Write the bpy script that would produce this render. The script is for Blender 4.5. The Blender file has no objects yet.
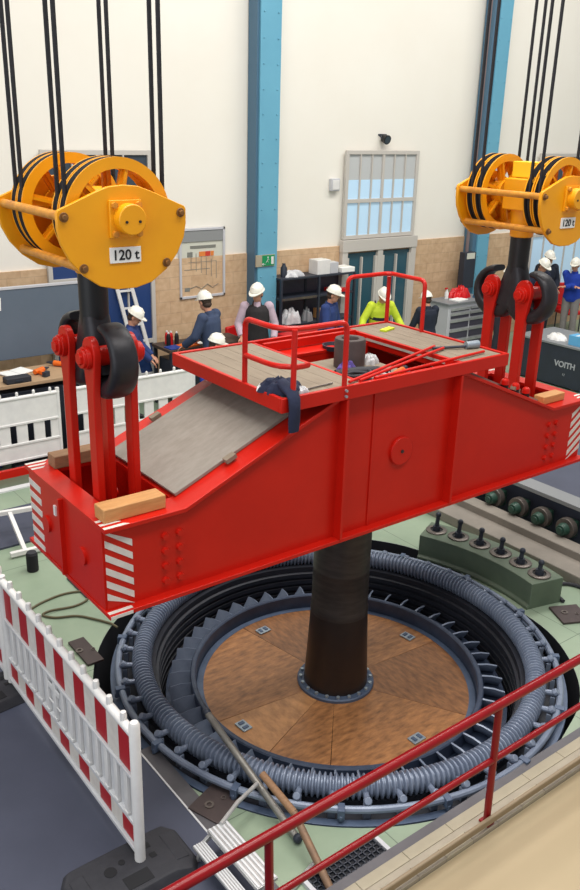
import bpy, bmesh, math, random
from mathutils import Vector, Matrix, Euler
random.seed(7)
PI = math.pi
S = bpy.context.scene
COL = S.collection
def V(*a): return Vector(a)
def rad(a): return a*PI/180

# ------------------------------------------------------------------ materials
def lin(c):
    return tuple(((x/255)/12.92 if x/255 <= .04045 else ((x/255+.055)/1.055)**2.4) for x in c)+(1,)
def mat(name, c, rough=.5, metal=0., c2=None, scale=8., mix=.5, bump=0., bscale=60., spec=.5, coat=0., stretch=None, detail=6.):
    m = bpy.data.materials.new(name); m.use_nodes = True
    nt = m.node_tree; n = nt.nodes; l = nt.links
    b = n['Principled BSDF']
    b.inputs['Base Color'].default_value = lin(c)
    b.inputs['Roughness'].default_value = rough
    b.inputs['Metallic'].default_value = metal
    b.inputs['Specular IOR Level'].default_value = spec
    b.inputs['Coat Weight'].default_value = coat
    tc = n.new('ShaderNodeTexCoord')
    src = tc.outputs['Object']
    if stretch:
        mp = n.new('ShaderNodeMapping'); mp.inputs['Scale'].default_value = stretch
        l.new(src, mp.inputs['Vector']); src = mp.outputs['Vector']
    if c2 is not None:
        no = n.new('ShaderNodeTexNoise'); no.inputs['Scale'].default_value = scale
        no.inputs['Detail'].default_value = detail; no.inputs['Roughness'].default_value = .62
        l.new(src, no.inputs['Vector'])
        cr = n.new('ShaderNodeValToRGB')
        cr.color_ramp.elements[0].position = .5-mix*.4; cr.color_ramp.elements[1].position = .5+mix*.4
        cr.color_ramp.elements[0].color = lin(c); cr.color_ramp.elements[1].color = lin(c2)
        l.new(no.outputs['Fac'], cr.inputs['Fac']); l.new(cr.outputs['Color'], b.inputs['Base Color'])
    if bump:
        nb = n.new('ShaderNodeTexNoise'); nb.inputs['Scale'].default_value = bscale; nb.inputs['Detail'].default_value = 4
        l.new(src, nb.inputs['Vector'])
        bp = n.new('ShaderNodeBump'); bp.inputs['Strength'].default_value = bump; bp.inputs['Distance'].default_value = .02
        l.new(nb.outputs['Fac'], bp.inputs['Height']); l.new(bp.outputs['Normal'], b.inputs['Normal'])
    return m
M = {}
M['red'] = mat('red_paint', (204,30,16), .36, 0, (188,24,12), 3, .8, .03, 30, spec=.28)
M['redrail'] = mat('red_rail_paint', (200,30,20), .3, spec=.35)
M['darkred'] = mat('dark_red_gloss', (140,8,18), .3, 0, (122,6,14), 6, .6, spec=.35)
M['yellow'] = mat('yellow_paint', (246,170,12), .42, 0, (236,156,8), 4, .7)
M['yellow_worn'] = mat('worn_yellow', (232,160,50), .45, 0, (180,112,40), 14, .6)
M['bolt_brown'] = mat('tarnished_brass_steel', (150,104,52), .45, .3, (110,76,44), 30, .6)
M['pale_yellow'] = mat('pale_yellow', (250,206,40), .45)
M['black'] = mat('black_paint', (20,20,23), .45, 0, (12,12,14), 6, .6)
M['forged'] = mat('forged_steel', (52,50,54), .42, .35, (30,29,33), 7, .7, .06, 25)
M['rope'] = mat('greased_rope', (44,42,46), .5, .2, (28,27,30), 60, .5, .2, 120)
M['grease'] = mat('dark_grease', (34,32,36), .5)
M['steel'] = mat('bare_steel', (120,112,106), .4, .6, (92,84,80), 8, .7)
M['shaft'] = mat('dark_shaft_steel', (84,74,68), .42, .35, (38,32,30), 5, .9, .02, 40, stretch=(1,1,5))
M['shaft_low'] = mat('shaft_brown_coating', (38,29,26), .4, .2, (56,42,34), 6, .8)
M['stub'] = mat('dull_brown_steel', (88,76,74), .5, .3, (70,60,58), 8, .6)
M['wood_deck'] = mat('grey_plywood', (158,150,140), .75, 0, (132,124,114), 3, .8, .05, 30, stretch=(1,7,7))
M['board'] = mat('platform_board', (146,132,114), .75, 0, (120,106,90), 3, .8, .04, 30, stretch=(7,1,7))
M['timber'] = mat('pale_timber', (214,160,100), .6, 0, (182,124,70), 4, .8, .04, 40, stretch=(2,14,14))
M['timber_dark'] = mat('weathered_timber', (160,122,88), .7, 0, (120,88,62), 5, .8, .04, 40, stretch=(2,14,14))
M['timber_end'] = mat('weathered_end_grain', (88,70,60), .8, 0, (66,52,44), 20, .7)
M['cover'] = mat('brown_cover_board', (190,132,82), .42, 0, (110,72,44), 8, .62, .04, 20, stretch=(1,3,1), detail=9)
M['cover2'] = mat('brown_cover_board_dark', (164,112,70), .42, 0, (92,60,38), 9, .62, .04, 20, stretch=(3,1,1), detail=9)
M['cover3'] = mat('brown_cover_board_light', (202,146,94), .42, 0, (142,98,62), 8, .62, .04, 20, stretch=(2,1,1), detail=9)
M['winding'] = mat('blue_grey_varnish', (134,144,162), .34, .12, (102,113,134), 9, .7)
M['winding_dk'] = mat('dark_blue_varnish', (66,78,100), .45, .1, (44,52,70), 9, .7)
M['lam'] = mat('dark_laminations', (42,44,54), .55, .2, (28,30,38), 10, .7)
M['pit'] = mat('pit_shade', (30,32,40), .8, 0, (20,22,28), 4, .7)  # near-black: the shade down in the pit is put into the colour
M['rim'] = mat('blue_rim', (92,106,130), .42, .15, (66,80,102), 7, .7)
M['bright_steel'] = mat('zinc_plate', (176,188,196), .35, .5, (140,152,164), 12, .6)
M['white'] = mat('white_plastic', (236,234,230), .45, 0, (216,214,212), 6, .7)
M['white_dirty'] = mat('greyed_white_plastic', (222,222,222), .5, 0, (196,196,198), 5, .8)
M['stripe_white'] = mat('reflective_white', (232,226,216), .5, 0, (206,198,190), 12, .7)
M['stripe_red'] = mat('reflective_red', (176,14,24), .4)
M['rubber'] = mat('black_rubber', (50,50,56), .7, 0, (38,38,44), 14, .7, .1, 60)
M['rubber_deep'] = mat('black_rubber_and_shade', (22,22,26), .8)  # plain black on the buffer; recess shade in the barrier foot sockets
M['green_iron'] = mat('green_enamel', (98,112,92), .45, 0, (82,96,80), 5, .7)
M['mat_floor'] = mat('dark_floor_covering', (74,78,96), .62, 0, (58,62,78), 1.6, .9, .03, 40)
M['strip'] = mat('dull_steel_strip', (104,102,106), .5, .3, (84,82,86), 4, .8)
M['concrete'] = mat('concrete', (146,138,128), .8, 0, (118,112,104), 3, .8, .05, 40)
M['tile_a'] = mat('cream_tile', (176,166,144), .6, 0, (158,148,126), 5, .8)
M['tile_b'] = mat('grey_tile', (168,158,140), .6, 0, (146,136,120), 7, .8)
M['beige_bar'] = mat('beige_plastic', (142,124,98), .5)
M['cream_wall'] = mat('cream_plaster', (176,158,126), .7, 0, (168,150,118), .8, .8)
M['plaster'] = mat('white_plaster', (240,236,226), .8, 0, (234,228,216), .6, .8)
M['blue_col'] = mat('blue_column_paint', (108,172,196), .5, 0, (96,158,184), 1.2, .8)
M['blue_col_shade'] = mat('blue_column_shade', (74,108,132), .5)  # darker copy of the column blue; the side's shade is in the colour
M['frame'] = mat('grey_door_frame', (196,190,182), .5)
M['glass'] = mat('daylit_glass', (176,206,228), .15)
gb = M['glass'].node_tree.nodes['Principled BSDF']; gb.inputs['Emission Color'].default_value = (.6,.82,1,1); gb.inputs['Emission Strength'].default_value = .22
M['glass_teal'] = mat('dark_teal_glass', (46,84,98), .2)
M['glass_dk'] = mat('dark_glass', (62,72,82), .2)
M['glass_blue'] = mat('blue_glass', (44,68,118), .25)
M['blind'] = mat('grey_blind', (190,192,192), .6)
M['panel'] = mat('slate_panel', (98,110,124), .6, 0, (90,102,116), 2, .7)
M['dark'] = mat('charcoal_metal', (50,56,70), .5, .1, (44,48,56), 6, .7)
M['grey'] = mat('mid_grey', (128,130,132), .5)
M['lightgrey'] = mat('light_grey', (196,196,200), .45)
M['drawer'] = mat('dark_drawer_front', (72,68,82), .45)
M['alu'] = mat('aluminium', (206,206,204), .36, .55, (180,180,178), 12, .6)
M['scaf'] = mat('scaffold_tube', (150,148,142), .42, .5, (118,112,104), 9, .8)
M['rust'] = mat('rusty_tube', (112,92,76), .6, .3, (146,112,84), 12, .8)
M['brownplate'] = mat('brown_steel_plate', (78,66,64), .55, .2, (62,52,52), 9, .7)
M['benchwood'] = mat('bench_wood', (186,156,122), .6, 0, (164,134,102), 5, .7, stretch=(1,6,6))
M['navy'] = mat('navy_cloth', (34,42,70), .85, 0, (26,32,54), 12, .7, .15, 60)
M['navy2'] = mat('dark_navy_cloth', (30,38,56), .85, 0, (22,28,42), 12, .7, .1, 60)
M['blue_cloth'] = mat('blue_work_cloth', (44,66,124), .85, 0, (34,52,102), 12, .7, .1, 60)
M['suit'] = mat('slate_suit_cloth', (62,76,104), .85, 0, (52,64,90), 12, .7, .1, 60)
M['royal'] = mat('royal_blue_knit', (24,62,170), .85, 0, (20,52,146), 14, .7, .1, 60)
M['vest'] = mat('black_vest_cloth', (44,40,42), .8, 0, (34,30,32), 12, .7)
M['lilac'] = mat('pale_lilac_shirt', (200,178,190), .8, 0, (184,162,176), 12, .7)
M['hivis'] = mat('hi_vis_yellow', (214,232,60), .7, 0, (196,214,44), 12, .7)
M['greytrous'] = mat('grey_trouser_cloth', (140,134,132), .85, 0, (124,118,116), 12, .7)
M['darktrous'] = mat('dark_trouser_cloth', (44,44,54), .85)
M['skin'] = mat('skin', (206,150,122), .55, 0, (194,136,110), 12, .5)
M['hair'] = mat('brown_hair', (62,46,36), .7)
M['eye'] = mat('eye_dark', (36,28,26), .3)
M['shoe'] = mat('shoe_leather', (34,30,30), .5)
M['helmet'] = mat('white_helmet', (246,242,230), .3)
M['orange'] = mat('orange_plastic', (240,110,24), .45)
M['red_plastic'] = mat('red_plastic', (206,22,24), .4)
M['teal'] = mat('teal_cloth', (44,96,128), .7)
M['paper'] = mat('paper', (240,240,236), .7)
M['bag'] = mat('white_plastic_bag', (224,224,224), .4, 0, (176,176,180), 9, .6, .5, 14)
M['purple'] = mat('purple_cloth', (86,70,140), .8)
M['cyan'] = mat('cyan_carton', (96,170,214), .6)
M['blue_plastic'] = mat('blue_plastic', (40,70,150), .45)
M['drum_blue'] = mat('pale_blue_plastic', (126,166,222), .45)
M['sign_green'] = mat('exit_sign_green', (20,140,84), .5)
M['poster'] = mat('poster_paper', (206,206,192), .6)
M['poster_line'] = mat('poster_ink', (124,124,116), .7)
M['poster_warm'] = mat('poster_warm_ink', (222,130,60), .7)
M['poster_red'] = mat('poster_red_ink', (200,60,40), .7)
M['poster_head'] = mat('poster_grey_header', (140,142,142), .6)
M['cable'] = mat('olive_cable', (92,84,60), .6)
M['pipe'] = mat('warm_grey_pipe', (120,104,104), .5)
M['ink'] = mat('black_ink', (16,16,18), .6)
M['ltext'] = mat('grey_lettering', (170,172,176), .6)
M['valve_green'] = mat('dark_green_paint', (40,70,58), .45)

def floor_material():
    m = bpy.data.materials.new('green_floor_paint'); m.use_nodes = True
    nt = m.node_tree; n = nt.nodes; l = nt.links; b = n['Principled BSDF']
    b.inputs['Roughness'].default_value = .42
    tc = n.new('ShaderNodeTexCoord')
    no = n.new('ShaderNodeTexNoise'); no.inputs['Scale'].default_value = 1.4; no.inputs['Detail'].default_value = 8
    cr = n.new('ShaderNodeValToRGB'); cr.color_ramp.elements[0].position = .3; cr.color_ramp.elements[1].position = .7
    cr.color_ramp.elements[0].color = lin((128,146,124)); cr.color_ramp.elements[1].color = lin((152,168,144))
    l.new(tc.outputs['Object'], no.inputs['Vector']); l.new(no.outputs['Fac'], cr.inputs['Fac'])
    br = n.new('ShaderNodeTexBrick'); br.offset = 0
    br.inputs['Scale'].default_value = 1; br.inputs['Brick Width'].default_value = 1.05; br.inputs['Row Height'].default_value = 1.05
    br.inputs['Mortar Size'].default_value = .004; br.inputs['Mortar Smooth'].default_value = .1
    l.new(tc.outputs['Object'], br.inputs['Vector'])
    mx = n.new('ShaderNodeMix'); mx.data_type = 'RGBA'
    mx.inputs['B'].default_value = lin((96,110,94))
    l.new(br.outputs['Fac'], mx.inputs['Factor']); l.new(cr.outputs['Color'], mx.inputs['A'])
    l.new(mx.outputs['Result'], b.inputs['Base Color'])
    return m
M['floor'] = floor_material()
def stone_material():
    m = bpy.data.materials.new('sandstone_cladding'); m.use_nodes = True
    nt = m.node_tree; n = nt.nodes; l = nt.links; b = n['Principled BSDF']
    b.inputs['Roughness'].default_value = .8
    tc = n.new('ShaderNodeTexCoord'); mp = n.new('ShaderNodeMapping'); mp.inputs['Rotation'].default_value = (PI/2,0,0)
    l.new(tc.outputs['Object'], mp.inputs['Vector'])
    br = n.new('ShaderNodeTexBrick'); br.inputs['Scale'].default_value = 1
    br.inputs['Brick Width'].default_value = .42; br.inputs['Row Height'].default_value = .2; br.inputs['Mortar Size'].default_value = .006
    br.inputs['Color1'].default_value = lin((206,174,138)); br.inputs['Color2'].default_value = lin((184,150,116)); br.inputs['Mortar'].default_value = lin((160,130,104))
    l.new(mp.outputs['Vector'], br.inputs['Vector'])
    no = n.new('ShaderNodeTexNoise'); no.inputs['Scale'].default_value = 9; no.inputs['Detail'].default_value = 8
    l.new(tc.outputs['Object'], no.inputs['Vector'])
    cr = n.new('ShaderNodeValToRGB'); cr.color_ramp.elements[0].position = .35; cr.color_ramp.elements[1].position = .65
    cr.color_ramp.elements[0].color = lin((196,162,126)); cr.color_ramp.elements[1].color = lin((222,192,156))
    l.new(no.outputs['Fac'], cr.inputs['Fac'])
    mx = n.new('ShaderNodeMix'); mx.data_type = 'RGBA'; mx.inputs['Factor'].default_value = .5
    l.new(br.outputs['Color'], mx.inputs['A']); l.new(cr.outputs['Color'], mx.inputs['B']); l.new(mx.outputs['Result'], b.inputs['Base Color'])
    return m
M['stone'] = stone_material()

# ------------------------------------------------------------------ mesh helpers
class MB:
    def __init__(s): s.v = []; s.f = []; s.m = []; s.mi = 0
    def _add(s, vs, fs):
        o = len(s.v); s.v += [tuple(v) for v in vs]
        for f in fs: s.f.append(tuple(i+o for i in f)); s.m.append(s.mi)
    def box(s, c, d, rot=None):
        R = rot.to_matrix() if isinstance(rot, Euler) else (rot if rot is not None else Matrix.Identity(3))
        c = Vector(c); vs = []
        for z in (-.5,.5):
            for y in (-.5,.5):
                for x in (-.5,.5): vs.append(c + R @ Vector((x*d[0], y*d[1], z*d[2])))
        s._add(vs, [(0,2,3,1),(4,5,7,6),(0,1,5,4),(2,6,7,3),(0,4,6,2),(1,3,7,5)])
        return s
    def bar(s, p0, p1, w, h, up=(0,0,1)):
        p0 = Vector(p0); p1 = Vector(p1); x = (p1-p0); L = x.length; x.normalize()
        y = Vector(up).cross(x); y.normalize(); z = x.cross(y)
        R = Matrix((x,y,z)).transposed()
        return s.box((p0+p1)/2, (L,w,h), R)
    def loft(s, rings, closed=False, caps=True):
        n = len(rings[0]); vs = [p for r in rings for p in r]; fs = []
        k = len(rings)
        for i in range(k if closed else k-1):
            a = i*n; b = ((i+1) % k)*n
            for j in range(n):
                j2 = (j+1) % n; fs.append((a+j, a+j2, b+j2, b+j))
        if caps and not closed:
            fs.append(tuple(reversed(range(n)))); fs.append(tuple((k-1)*n+j for j in range(n)))
        s._add(vs, fs); return s
    def cyl(s, p0, p1, r0, r1=None, n=16):
        return s.tube([p0,p1], [r0, r0 if r1 is None else r1], n)
    def tube(s, path, r, n=10, closed=False, ref=None):
        P = [Vector(p) for p in path]; k = len(P)
        if not isinstance(r, (list,tuple)): r = [r]*k
        rings = []; pu = None
        for i in range(k):
            if closed: t = P[(i+1)%k]-P[i-1]
            elif i == 0: t = P[1]-P[0]
            elif i == k-1: t = P[-1]-P[-2]
            else: t = (P[i+1]-P[i]).normalized()+(P[i]-P[i-1]).normalized()
            t.normalize()
            if ref is not None: u = Vector(ref)
            elif pu is None: u = Vector((0,0,1)) if abs(t.z) < .9 else Vector((1,0,0))
            else: u = pu
            u = u - t*u.dot(t); u.normalize(); w = t.cross(u); pu = u
            ri = r[i]; a, b = ri if isinstance(ri,(tuple,list)) else (ri,ri)
            rings.append([P[i]+u*(a*math.cos(2*PI*j/n))+w*(b*math.sin(2*PI*j/n)) for j in range(n)])
        return s.loft(rings, closed)
    def lathe(s, prof, n=48, c=(0,0,0), axis='z', closed=True, a0=0, a1=None):
        c = Vector(c); full = a1 is None; a1 = 2*PI if full else a1
        k = n if full else n+1; rings = []
        for i in range(k):
            a = a0+(a1-a0)*i/n; ca, sa = math.cos(a), math.sin(a); ring = []
            for r, z in prof:
                p = Vector((r*ca, r*sa, z))
                if axis == 'y': p = Vector((r*ca, z, -r*sa))
                if axis == 'x': p = Vector((z, r*ca, r*sa))
                ring.append(c+p)
            rings.append(ring)
        m = len(prof); vs = [p for r in rings for p in r]; fs = []
        for i in range(n if full else n):
            a = i*m; b = ((i+1) % k)*m
            for j in range(m if closed else m-1):
                j2 = (j+1) % m; fs.append((a+j, b+j, b+j2, a+j2))
        if not full and closed:
            fs.append(tuple(range(m))); fs.append(tuple(reversed([n*m+j for j in range(m)])))
        s._add(vs, fs); return s
    def prism(s, poly, a0, a1, plane='xz'):
        def P(u, v, a): return {'xz':(u,a,v), 'xy':(u,v,a), 'yz':(a,u,v)}[plane]
        n = len(poly); vs = [P(u,v,a0) for u,v in poly]+[P(u,v,a1) for u,v in poly]
        fs = [tuple(range(n)), tuple(reversed(range(n,2*n)))]
        fs += [(j, n+j, n+(j+1)%n, (j+1)%n) for j in range(n)]
        s._add(vs, fs); return s
    def ball(s, c, r, n=14, rot=None):
        if not isinstance(r,(tuple,list)): r = (r,r,r)
        c = Vector(c); vs = []; m = max(6, n//2); R = rot.to_matrix() if rot else Matrix.Identity(3)
        vs.append(c+R@Vector((0,0,r[2])))
        for i in range(1,m):
            t = PI*i/m
            for j in range(n):
                p = 2*PI*j/n; vs.append(c+R@Vector((r[0]*math.sin(t)*math.cos(p), r[1]*math.sin(t)*math.sin(p), r[2]*math.cos(t))))
        vs.append(c+R@Vector((0,0,-r[2]))); fs = []
        for j in range(n): fs.append((0, 1+j, 1+(j+1)%n))
        for i in range(m-2):
            for j in range(n):
                a = 1+i*n; b = a+n; fs.append((a+j, b+j, b+(j+1)%n, a+(j+1)%n))
        last = len(vs)-1; a = 1+(m-2)*n
        for j in range(n): fs.append((a+j, last, a+(j+1)%n))
        s._add(vs, fs); return s
    def build(s, name, mats, parent=None, bevel=0, loc=None, rot=None, angle=.6, remesh=0, smooth=0):
        me = bpy.data.meshes.new(name); me.from_pydata(s.v, [], s.f); me.update()
        bm = bmesh.new(); bm.from_mesh(me)
        bmesh.ops.recalc_face_normals(bm, faces=bm.faces[:]); bm.to_mesh(me); bm.free()
        mats = mats if isinstance(mats, (list,tuple)) else [mats]
        for m in mats: me.materials.append(M[m] if isinstance(m,str) else m)
        for p, i in zip(me.polygons, s.m): p.material_index = i
        o = bpy.data.objects.new(name, me); COL.objects.link(o)
        if remesh:
            md = o.modifiers.new('fuse','REMESH'); md.mode = 'VOXEL'; md.voxel_size = remesh
            if smooth:
                ms = o.modifiers.new('smooth','SMOOTH'); ms.factor = .5; ms.iterations = smooth
            dg = bpy.context.evaluated_depsgraph_get(); dg.update()
            nm = bpy.data.meshes.new_from_object(o.evaluated_get(dg)); nm.name = name
            o.modifiers.clear(); o.data = nm; me = nm
            me.materials.clear(); me.materials.append(M[mats[0]])
            for p in me.polygons: p.use_smooth = True; p.material_index = 0
        else:
            for p in me.polygons: p.use_smooth = True
            me.set_sharp_from_angle(angle=angle)
            if bevel:
                md = o.modifiers.new('bevel','BEVEL'); md.width = bevel; md.segments = 2; md.limit_method = 'ANGLE'; md.angle_limit = .7
        if parent is not None: o.parent = parent
        if loc is not None: o.location = loc
        if rot is not None: o.rotation_euler = rot
        return o
def tag(o, label, cat, group=None, kind=None):
    o['label'] = label; o['category'] = cat
    if group: o['group'] = group
    if kind: o['kind'] = kind
    return o
def thing(name, loc, label, cat, group=None, rotz=0):
    o = bpy.data.objects.new(name, None); o.empty_display_size = .1; COL.objects.link(o)
    o.location = loc; o.rotation_euler = (0,0,rotz)
    return tag(o, label, cat, group)
def struct(o): o['kind'] = 'structure'; return o
def copy_tree(o, parent=None):
    c = o.copy(); COL.objects.link(c)
    if parent is not None: c.parent = parent
    for ch in list(o.children): copy_tree(ch, c)
    return c
def text_mesh(name, txt, size, material, parent, loc, rot, depth=.002, bold=0.):
    cu = bpy.data.curves.new(name, 'FONT'); cu.body = txt; cu.size = size; cu.extrude = depth
    cu.align_x = 'CENTER'; cu.align_y = 'CENTER'; cu.offset = bold
    t = bpy.data.objects.new(name, cu); COL.objects.link(t)
    dg = bpy.context.evaluated_depsgraph_get(); dg.update()
    me = bpy.data.meshes.new_from_object(t.evaluated_get(dg))
    bpy.data.objects.remove(t); me.materials.clear(); me.materials.append(M[material])
    o = bpy.data.objects.new(name, me); COL.objects.link(o); o.parent = parent; o.location = loc; o.rotation_euler = rot
    return o
def arc(c, r, a0, a1, n, plane='xy'):
    out = []
    for i in range(n+1):
        a = a0+(a1-a0)*i/n; u, v = r*math.cos(a), r*math.sin(a)
        out.append({'xy':(c[0]+u,c[1]+v,c[2]), 'xz':(c[0]+u,c[1],c[2]+v), 'yz':(c[0],c[1]+u,c[2]+v)}[plane])
    return out

# ------------------------------------------------------------------ the hall
def pit_r(t):
    d1 = math.atan2(math.sin(t-rad(143)), math.cos(t-rad(143))); d2 = math.atan2(math.sin(t+rad(38)), math.cos(t+rad(38)))
    d3 = math.atan2(math.sin(t-rad(48)), math.cos(t-rad(48)))
    return 2.0 + .36*math.exp(-(d3/.62)**4) + .13*math.exp(-(d1/.55)**4) + .1*math.exp(-(d2/.4)**4)
YW = 7.7
STX, STY = -2.02, -2.38     # stairwell edge
def build_floor():
    b = MB(); n = 120; Rx = 2.9
    inner = []; outer = []
    for i in range(n):
        t = 2*PI*i/n; r = pit_r(t); inner.append((r*math.cos(t), r*math.sin(t), 0))
        k = min(Rx/max(1e-9,abs(math.cos(t))), 2.3/max(1e-9,abs(math.sin(t)))); outer.append((k*math.cos(t), k*math.sin(t), 0))
    b._add(inner+outer, [(i, n+i, n+(i+1)%n, (i+1)%n) for i in range(n)])
    def quad(x0,y0,x1,y1): b._add([(x0,y0,0),(x1,y0,0),(x1,y1,0),(x0,y1,0)], [(0,1,2,3)])
    quad(-9,2.3,17,YW+.2); quad(-9,-2.3,-Rx,2.3); quad(Rx,-2.3,17,2.3); quad(-9,-7,-2.02,-2.3)
    # corner slivers of the ring
    for sx in (-1,1):
        for sy in (-1,1):
            t = math.atan2(sy*2.3, sx*Rx); 
            ds = sorted(outer, key=lambda p: (p[0]-sx*Rx)**2+(p[1]-sy*2.3)**2)
            a = [p for p in ds if abs(abs(p[0])-Rx) < 1e-6][0]; c = [p for p in ds if abs(abs(p[1])-2.3) < 1e-6][0]
            b._add([a, (sx*Rx, sy*2.3, 0), c], [(0,1,2)])
    return struct(b.build('floor', 'floor'))
build_floor()
b = MB(); n = 120
top = [(pit_r(2*PI*i/n)*math.cos(2*PI*i/n), pit_r(2*PI*i/n)*math.sin(2*PI*i/n), 0) for i in range(n)]
b.loft([[(x,y,-.002) for x,y,z in top], [(x,y,-1.3) for x,y,z in top]], caps=False)
b._add([(x,y,-1.3) for x,y,z in top], [tuple(range(n))])
struct(b.build('wall_pit', 'pit'))
# dark floor covering: near left, steel strip at its edge, far left slab
struct(MB().box((-5.5,-1.0,.004), (6.96,10,.008)).build('floor_covering', 'mat_floor'))
b = MB(); b.box((-1.96,-1.05,.006), (.12,1.9,.012)); struct(b.build('trim_1', 'strip'))
b = MB(); b.box((-2.025,-.95,.008), (.012,1.7,.012)); struct(b.build('trim_2', 'white_dirty'))
struct(MB().box((-1.9,4.1,.012), (2.7,.95,.024)).build('floor_slab', 'mat_floor'))
b = MB(); b.box((-1.7,5.15,.01), (3.4,.1,.02)); struct(b.build('trim_3', 'white_dirty'))
struct(MB().box((-1.6,5.38,.006), (3.6,.34,.012)).build('floor_strip', 'green_iron'))
# back wall with stone lower part
b = MB(); b.box((4,YW+.15,6.2), (26,.3,7.8)); struct(b.build('wall_back', 'plaster'))
b = MB(); b.box((4,YW+.13,1.15), (26,.34,2.3)); struct(b.build('wall_back_stone', 'stone'))
# kerb tiles beside the railing; cream surface laid flat to catch the lamp light
b = MB(); b.box((7.5,-4.6,.02), (19.04,4.78,.10)); struct(b.build('floor_landing', 'cream_wall'))
b = MB(); b.box((2.5,-1.965,.045), (8.9,.07,.09)); struct(b.build('trim_4', 'strip'))
b = MB()
x = -1.95; i = 0
while x < 7:
    b.mi = 0 if (i*7) % 3 else 0; b.box((x+.2,-2.04,.05), (.397,.078,.10)); x += .4; i += 1
x = -1.95
while x < 7:
    b.mi = 1 if (i*5) % 3 else 0; b.box((x+.125,-2.165,.05), (.247,.085,.10)); x += .25; i += 1
struct(b.build('trim_5', ['tile_a','tile_b'], bevel=.003))
struct(MB().box((2.5,-2.1,.047), (8.9,.042,.094)).build('trim_6','tile_b'))

# windows and doors in the back wall
def glazed(name, x0, x1, z0, z1, bars, rows, panes, fr='frame', d=.06):
    """panes: list of (za, zb, material); bars: mullion count"""
    f = MB(); y = YW-.075
    w = .07
    for x in (x0+w/2, x1-w/2): f.box((x, y, (z0+z1)/2), (w,d,z1-z0))
    for z in [z0+w/2, z1-w/2]+rows: f.box(((x0+x1)/2, y, z), (x1-x0-.01,d*.96,w))
    root = struct(f.build(name, fr, bevel=.004))
    m = MB(); wi = (x1-x0-2*w)
    for i in range(1, bars+1):
        xx = x0+w+wi*i/(bars+1); m.box((xx, y-.005, (z0+z1)/2), (.055 if i == (bars+1)/2 else .025, d*.8, z1-z0-2*w))
    m.build('mullion', fr, root)
    for za, zb, mt in panes:
        MB().box(((x0+x1)/2, YW-.065, (za+zb)/2), (wi,.012,zb-za)).build('pane', mt, root)
    return root
glazed('window_1', 6.43, 8.3, 2.42, 4.02, 5, [3.12], [(2.48,3.5,'glass'),(3.5,3.96,'blind')])
glazed('window_2', .62, 2.42, .1, 4.0, 3, [2.1,1.0], [(2.5,3.95,'glass_dk'),(.15,2.5,'glass_blue')])
glazed('window_3', 12.1, 14.3, .6, 3.98, 4, [2.2], [(3.3,3.9,'glass_dk'),(.65,3.3,'glass')])
# double door below window 1
f = MB(); y = YW-.1
for x in (6.47, 7.38, 8.29): f.box((x,y,1.16), (.13,.1,2.32))
f.box((7.38,y-.006,2.3), (1.97,.11,.22)); f.box((7.38,y+.003,.12), (1.9,.07,.24))
for x in (6.92, 7.84): 
    for dx in (-.4,0,.4): f.box((x+dx,y,1.1), (.03 if dx == 0 else .12,.08,1.95))
d1 = struct(f.build('door_1', 'frame', bevel=.004))
for x in (6.92, 7.84): MB().box((x,YW-.07,1.15), (.82,.02,2.0)).build('pane', 'glass_teal', d1)
MB().cyl((7.3,YW-.17,1.0),(7.3,YW-.17,1.2),.015).build('door_handle','steel',d1)
# blue steel columns standing in front of the wall
def column(x, w, nm, side):
    c = MB(); c.box((x,7.42,4.6), (w,.06,9.2)); c.box((x-w/2+.12,7.56,4.6), (.06,.24,9.2)); c.mi = 0
    c.box((x,7.66,4.6), (w,.06,9.2))
    o = struct(c.build(nm, 'blue_col', bevel=.004))
    s = MB(); s.box((x-w/2-side/2,7.55,4.6), (side,.25,9.2)); s.build('side_plate', 'blue_col_shade', o, bevel=.004)
    r = MB()
    for i in range(24):
        for dx in (-.14,.14): r.ball((x+dx,7.388,.4+i*.38), .014, 8)
    r.build('rivet_rows', 'blue_col', o)
    return o
column(4.53, .41, 'trim_7', .045); column(10.2, .36, 'trim_8', .12)

# ------------------------------------------------------------------ wall fittings
t = thing('notice_board', (3.36,7.66,2.2), 'framed process diagram poster on the sandstone wall', 'poster')
b = MB()
for dx in (-.43,.43): b.box((dx,0,0), (.04,.05,1.16))
for dz in (-.56,.56): b.box((0,0,dz), (.9,.05,.04))
b.build('frame','lightgrey',t,bevel=.004)
MB().box((0,.012,0), (.83,.02,1.1)).build('poster_sheet','poster',t)
b = MB(); b.box((0,-.004,.46), (.83,.02,.2)); b.build('header_band','poster_head',t)
b = MB()
b.box((.02,-.001,.27), (.5,.008,.045))
for k in range(6): b.box((-.22+k*.1,-.001,.05-k*.035), (.008,.006,.3))
b.box((-.1,-.001,-.1), (.5,.006,.008)); b.box((0,-.001,.02), (.56,.006,.006))
for (x0,z0,x1,z1) in ((-.25,-.42,-.12,-.38),(-.12,-.38,-.02,-.44),(-.02,-.44,.1,-.36),(.1,-.36,.2,-.43),(.2,-.43,.32,-.37)): b.bar((x0,-.001,z0),(x1,-.001,z1),.006,.016,up=(0,1,0))
b.box((-.24,-.001,.15), (.1,.008,.08)); b.box((-.3,-.001,-.43), (.1,.008,.06)); b.build('diagram_lines','poster_line',t)
b = MB(); b.box((.0,-.001,.15), (.12,.008,.08)); b.box((.2,-.001,.15),(.06,.008,.08)); b.build('warm_fields','poster_warm',t)
MB().box((.11,-.001,.15), (.1,.008,.08)).build('red_field','poster_red',t)
t = thing('floodlight', (7.36,7.64,4.22), 'small black floodlight on the wall above the tall window', 'lamp')
b = MB(); b.cyl((0,-.03,0),(0,-.22,-.05),.11,.14,20); b.build('housing','black',t,bevel=.004)
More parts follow.
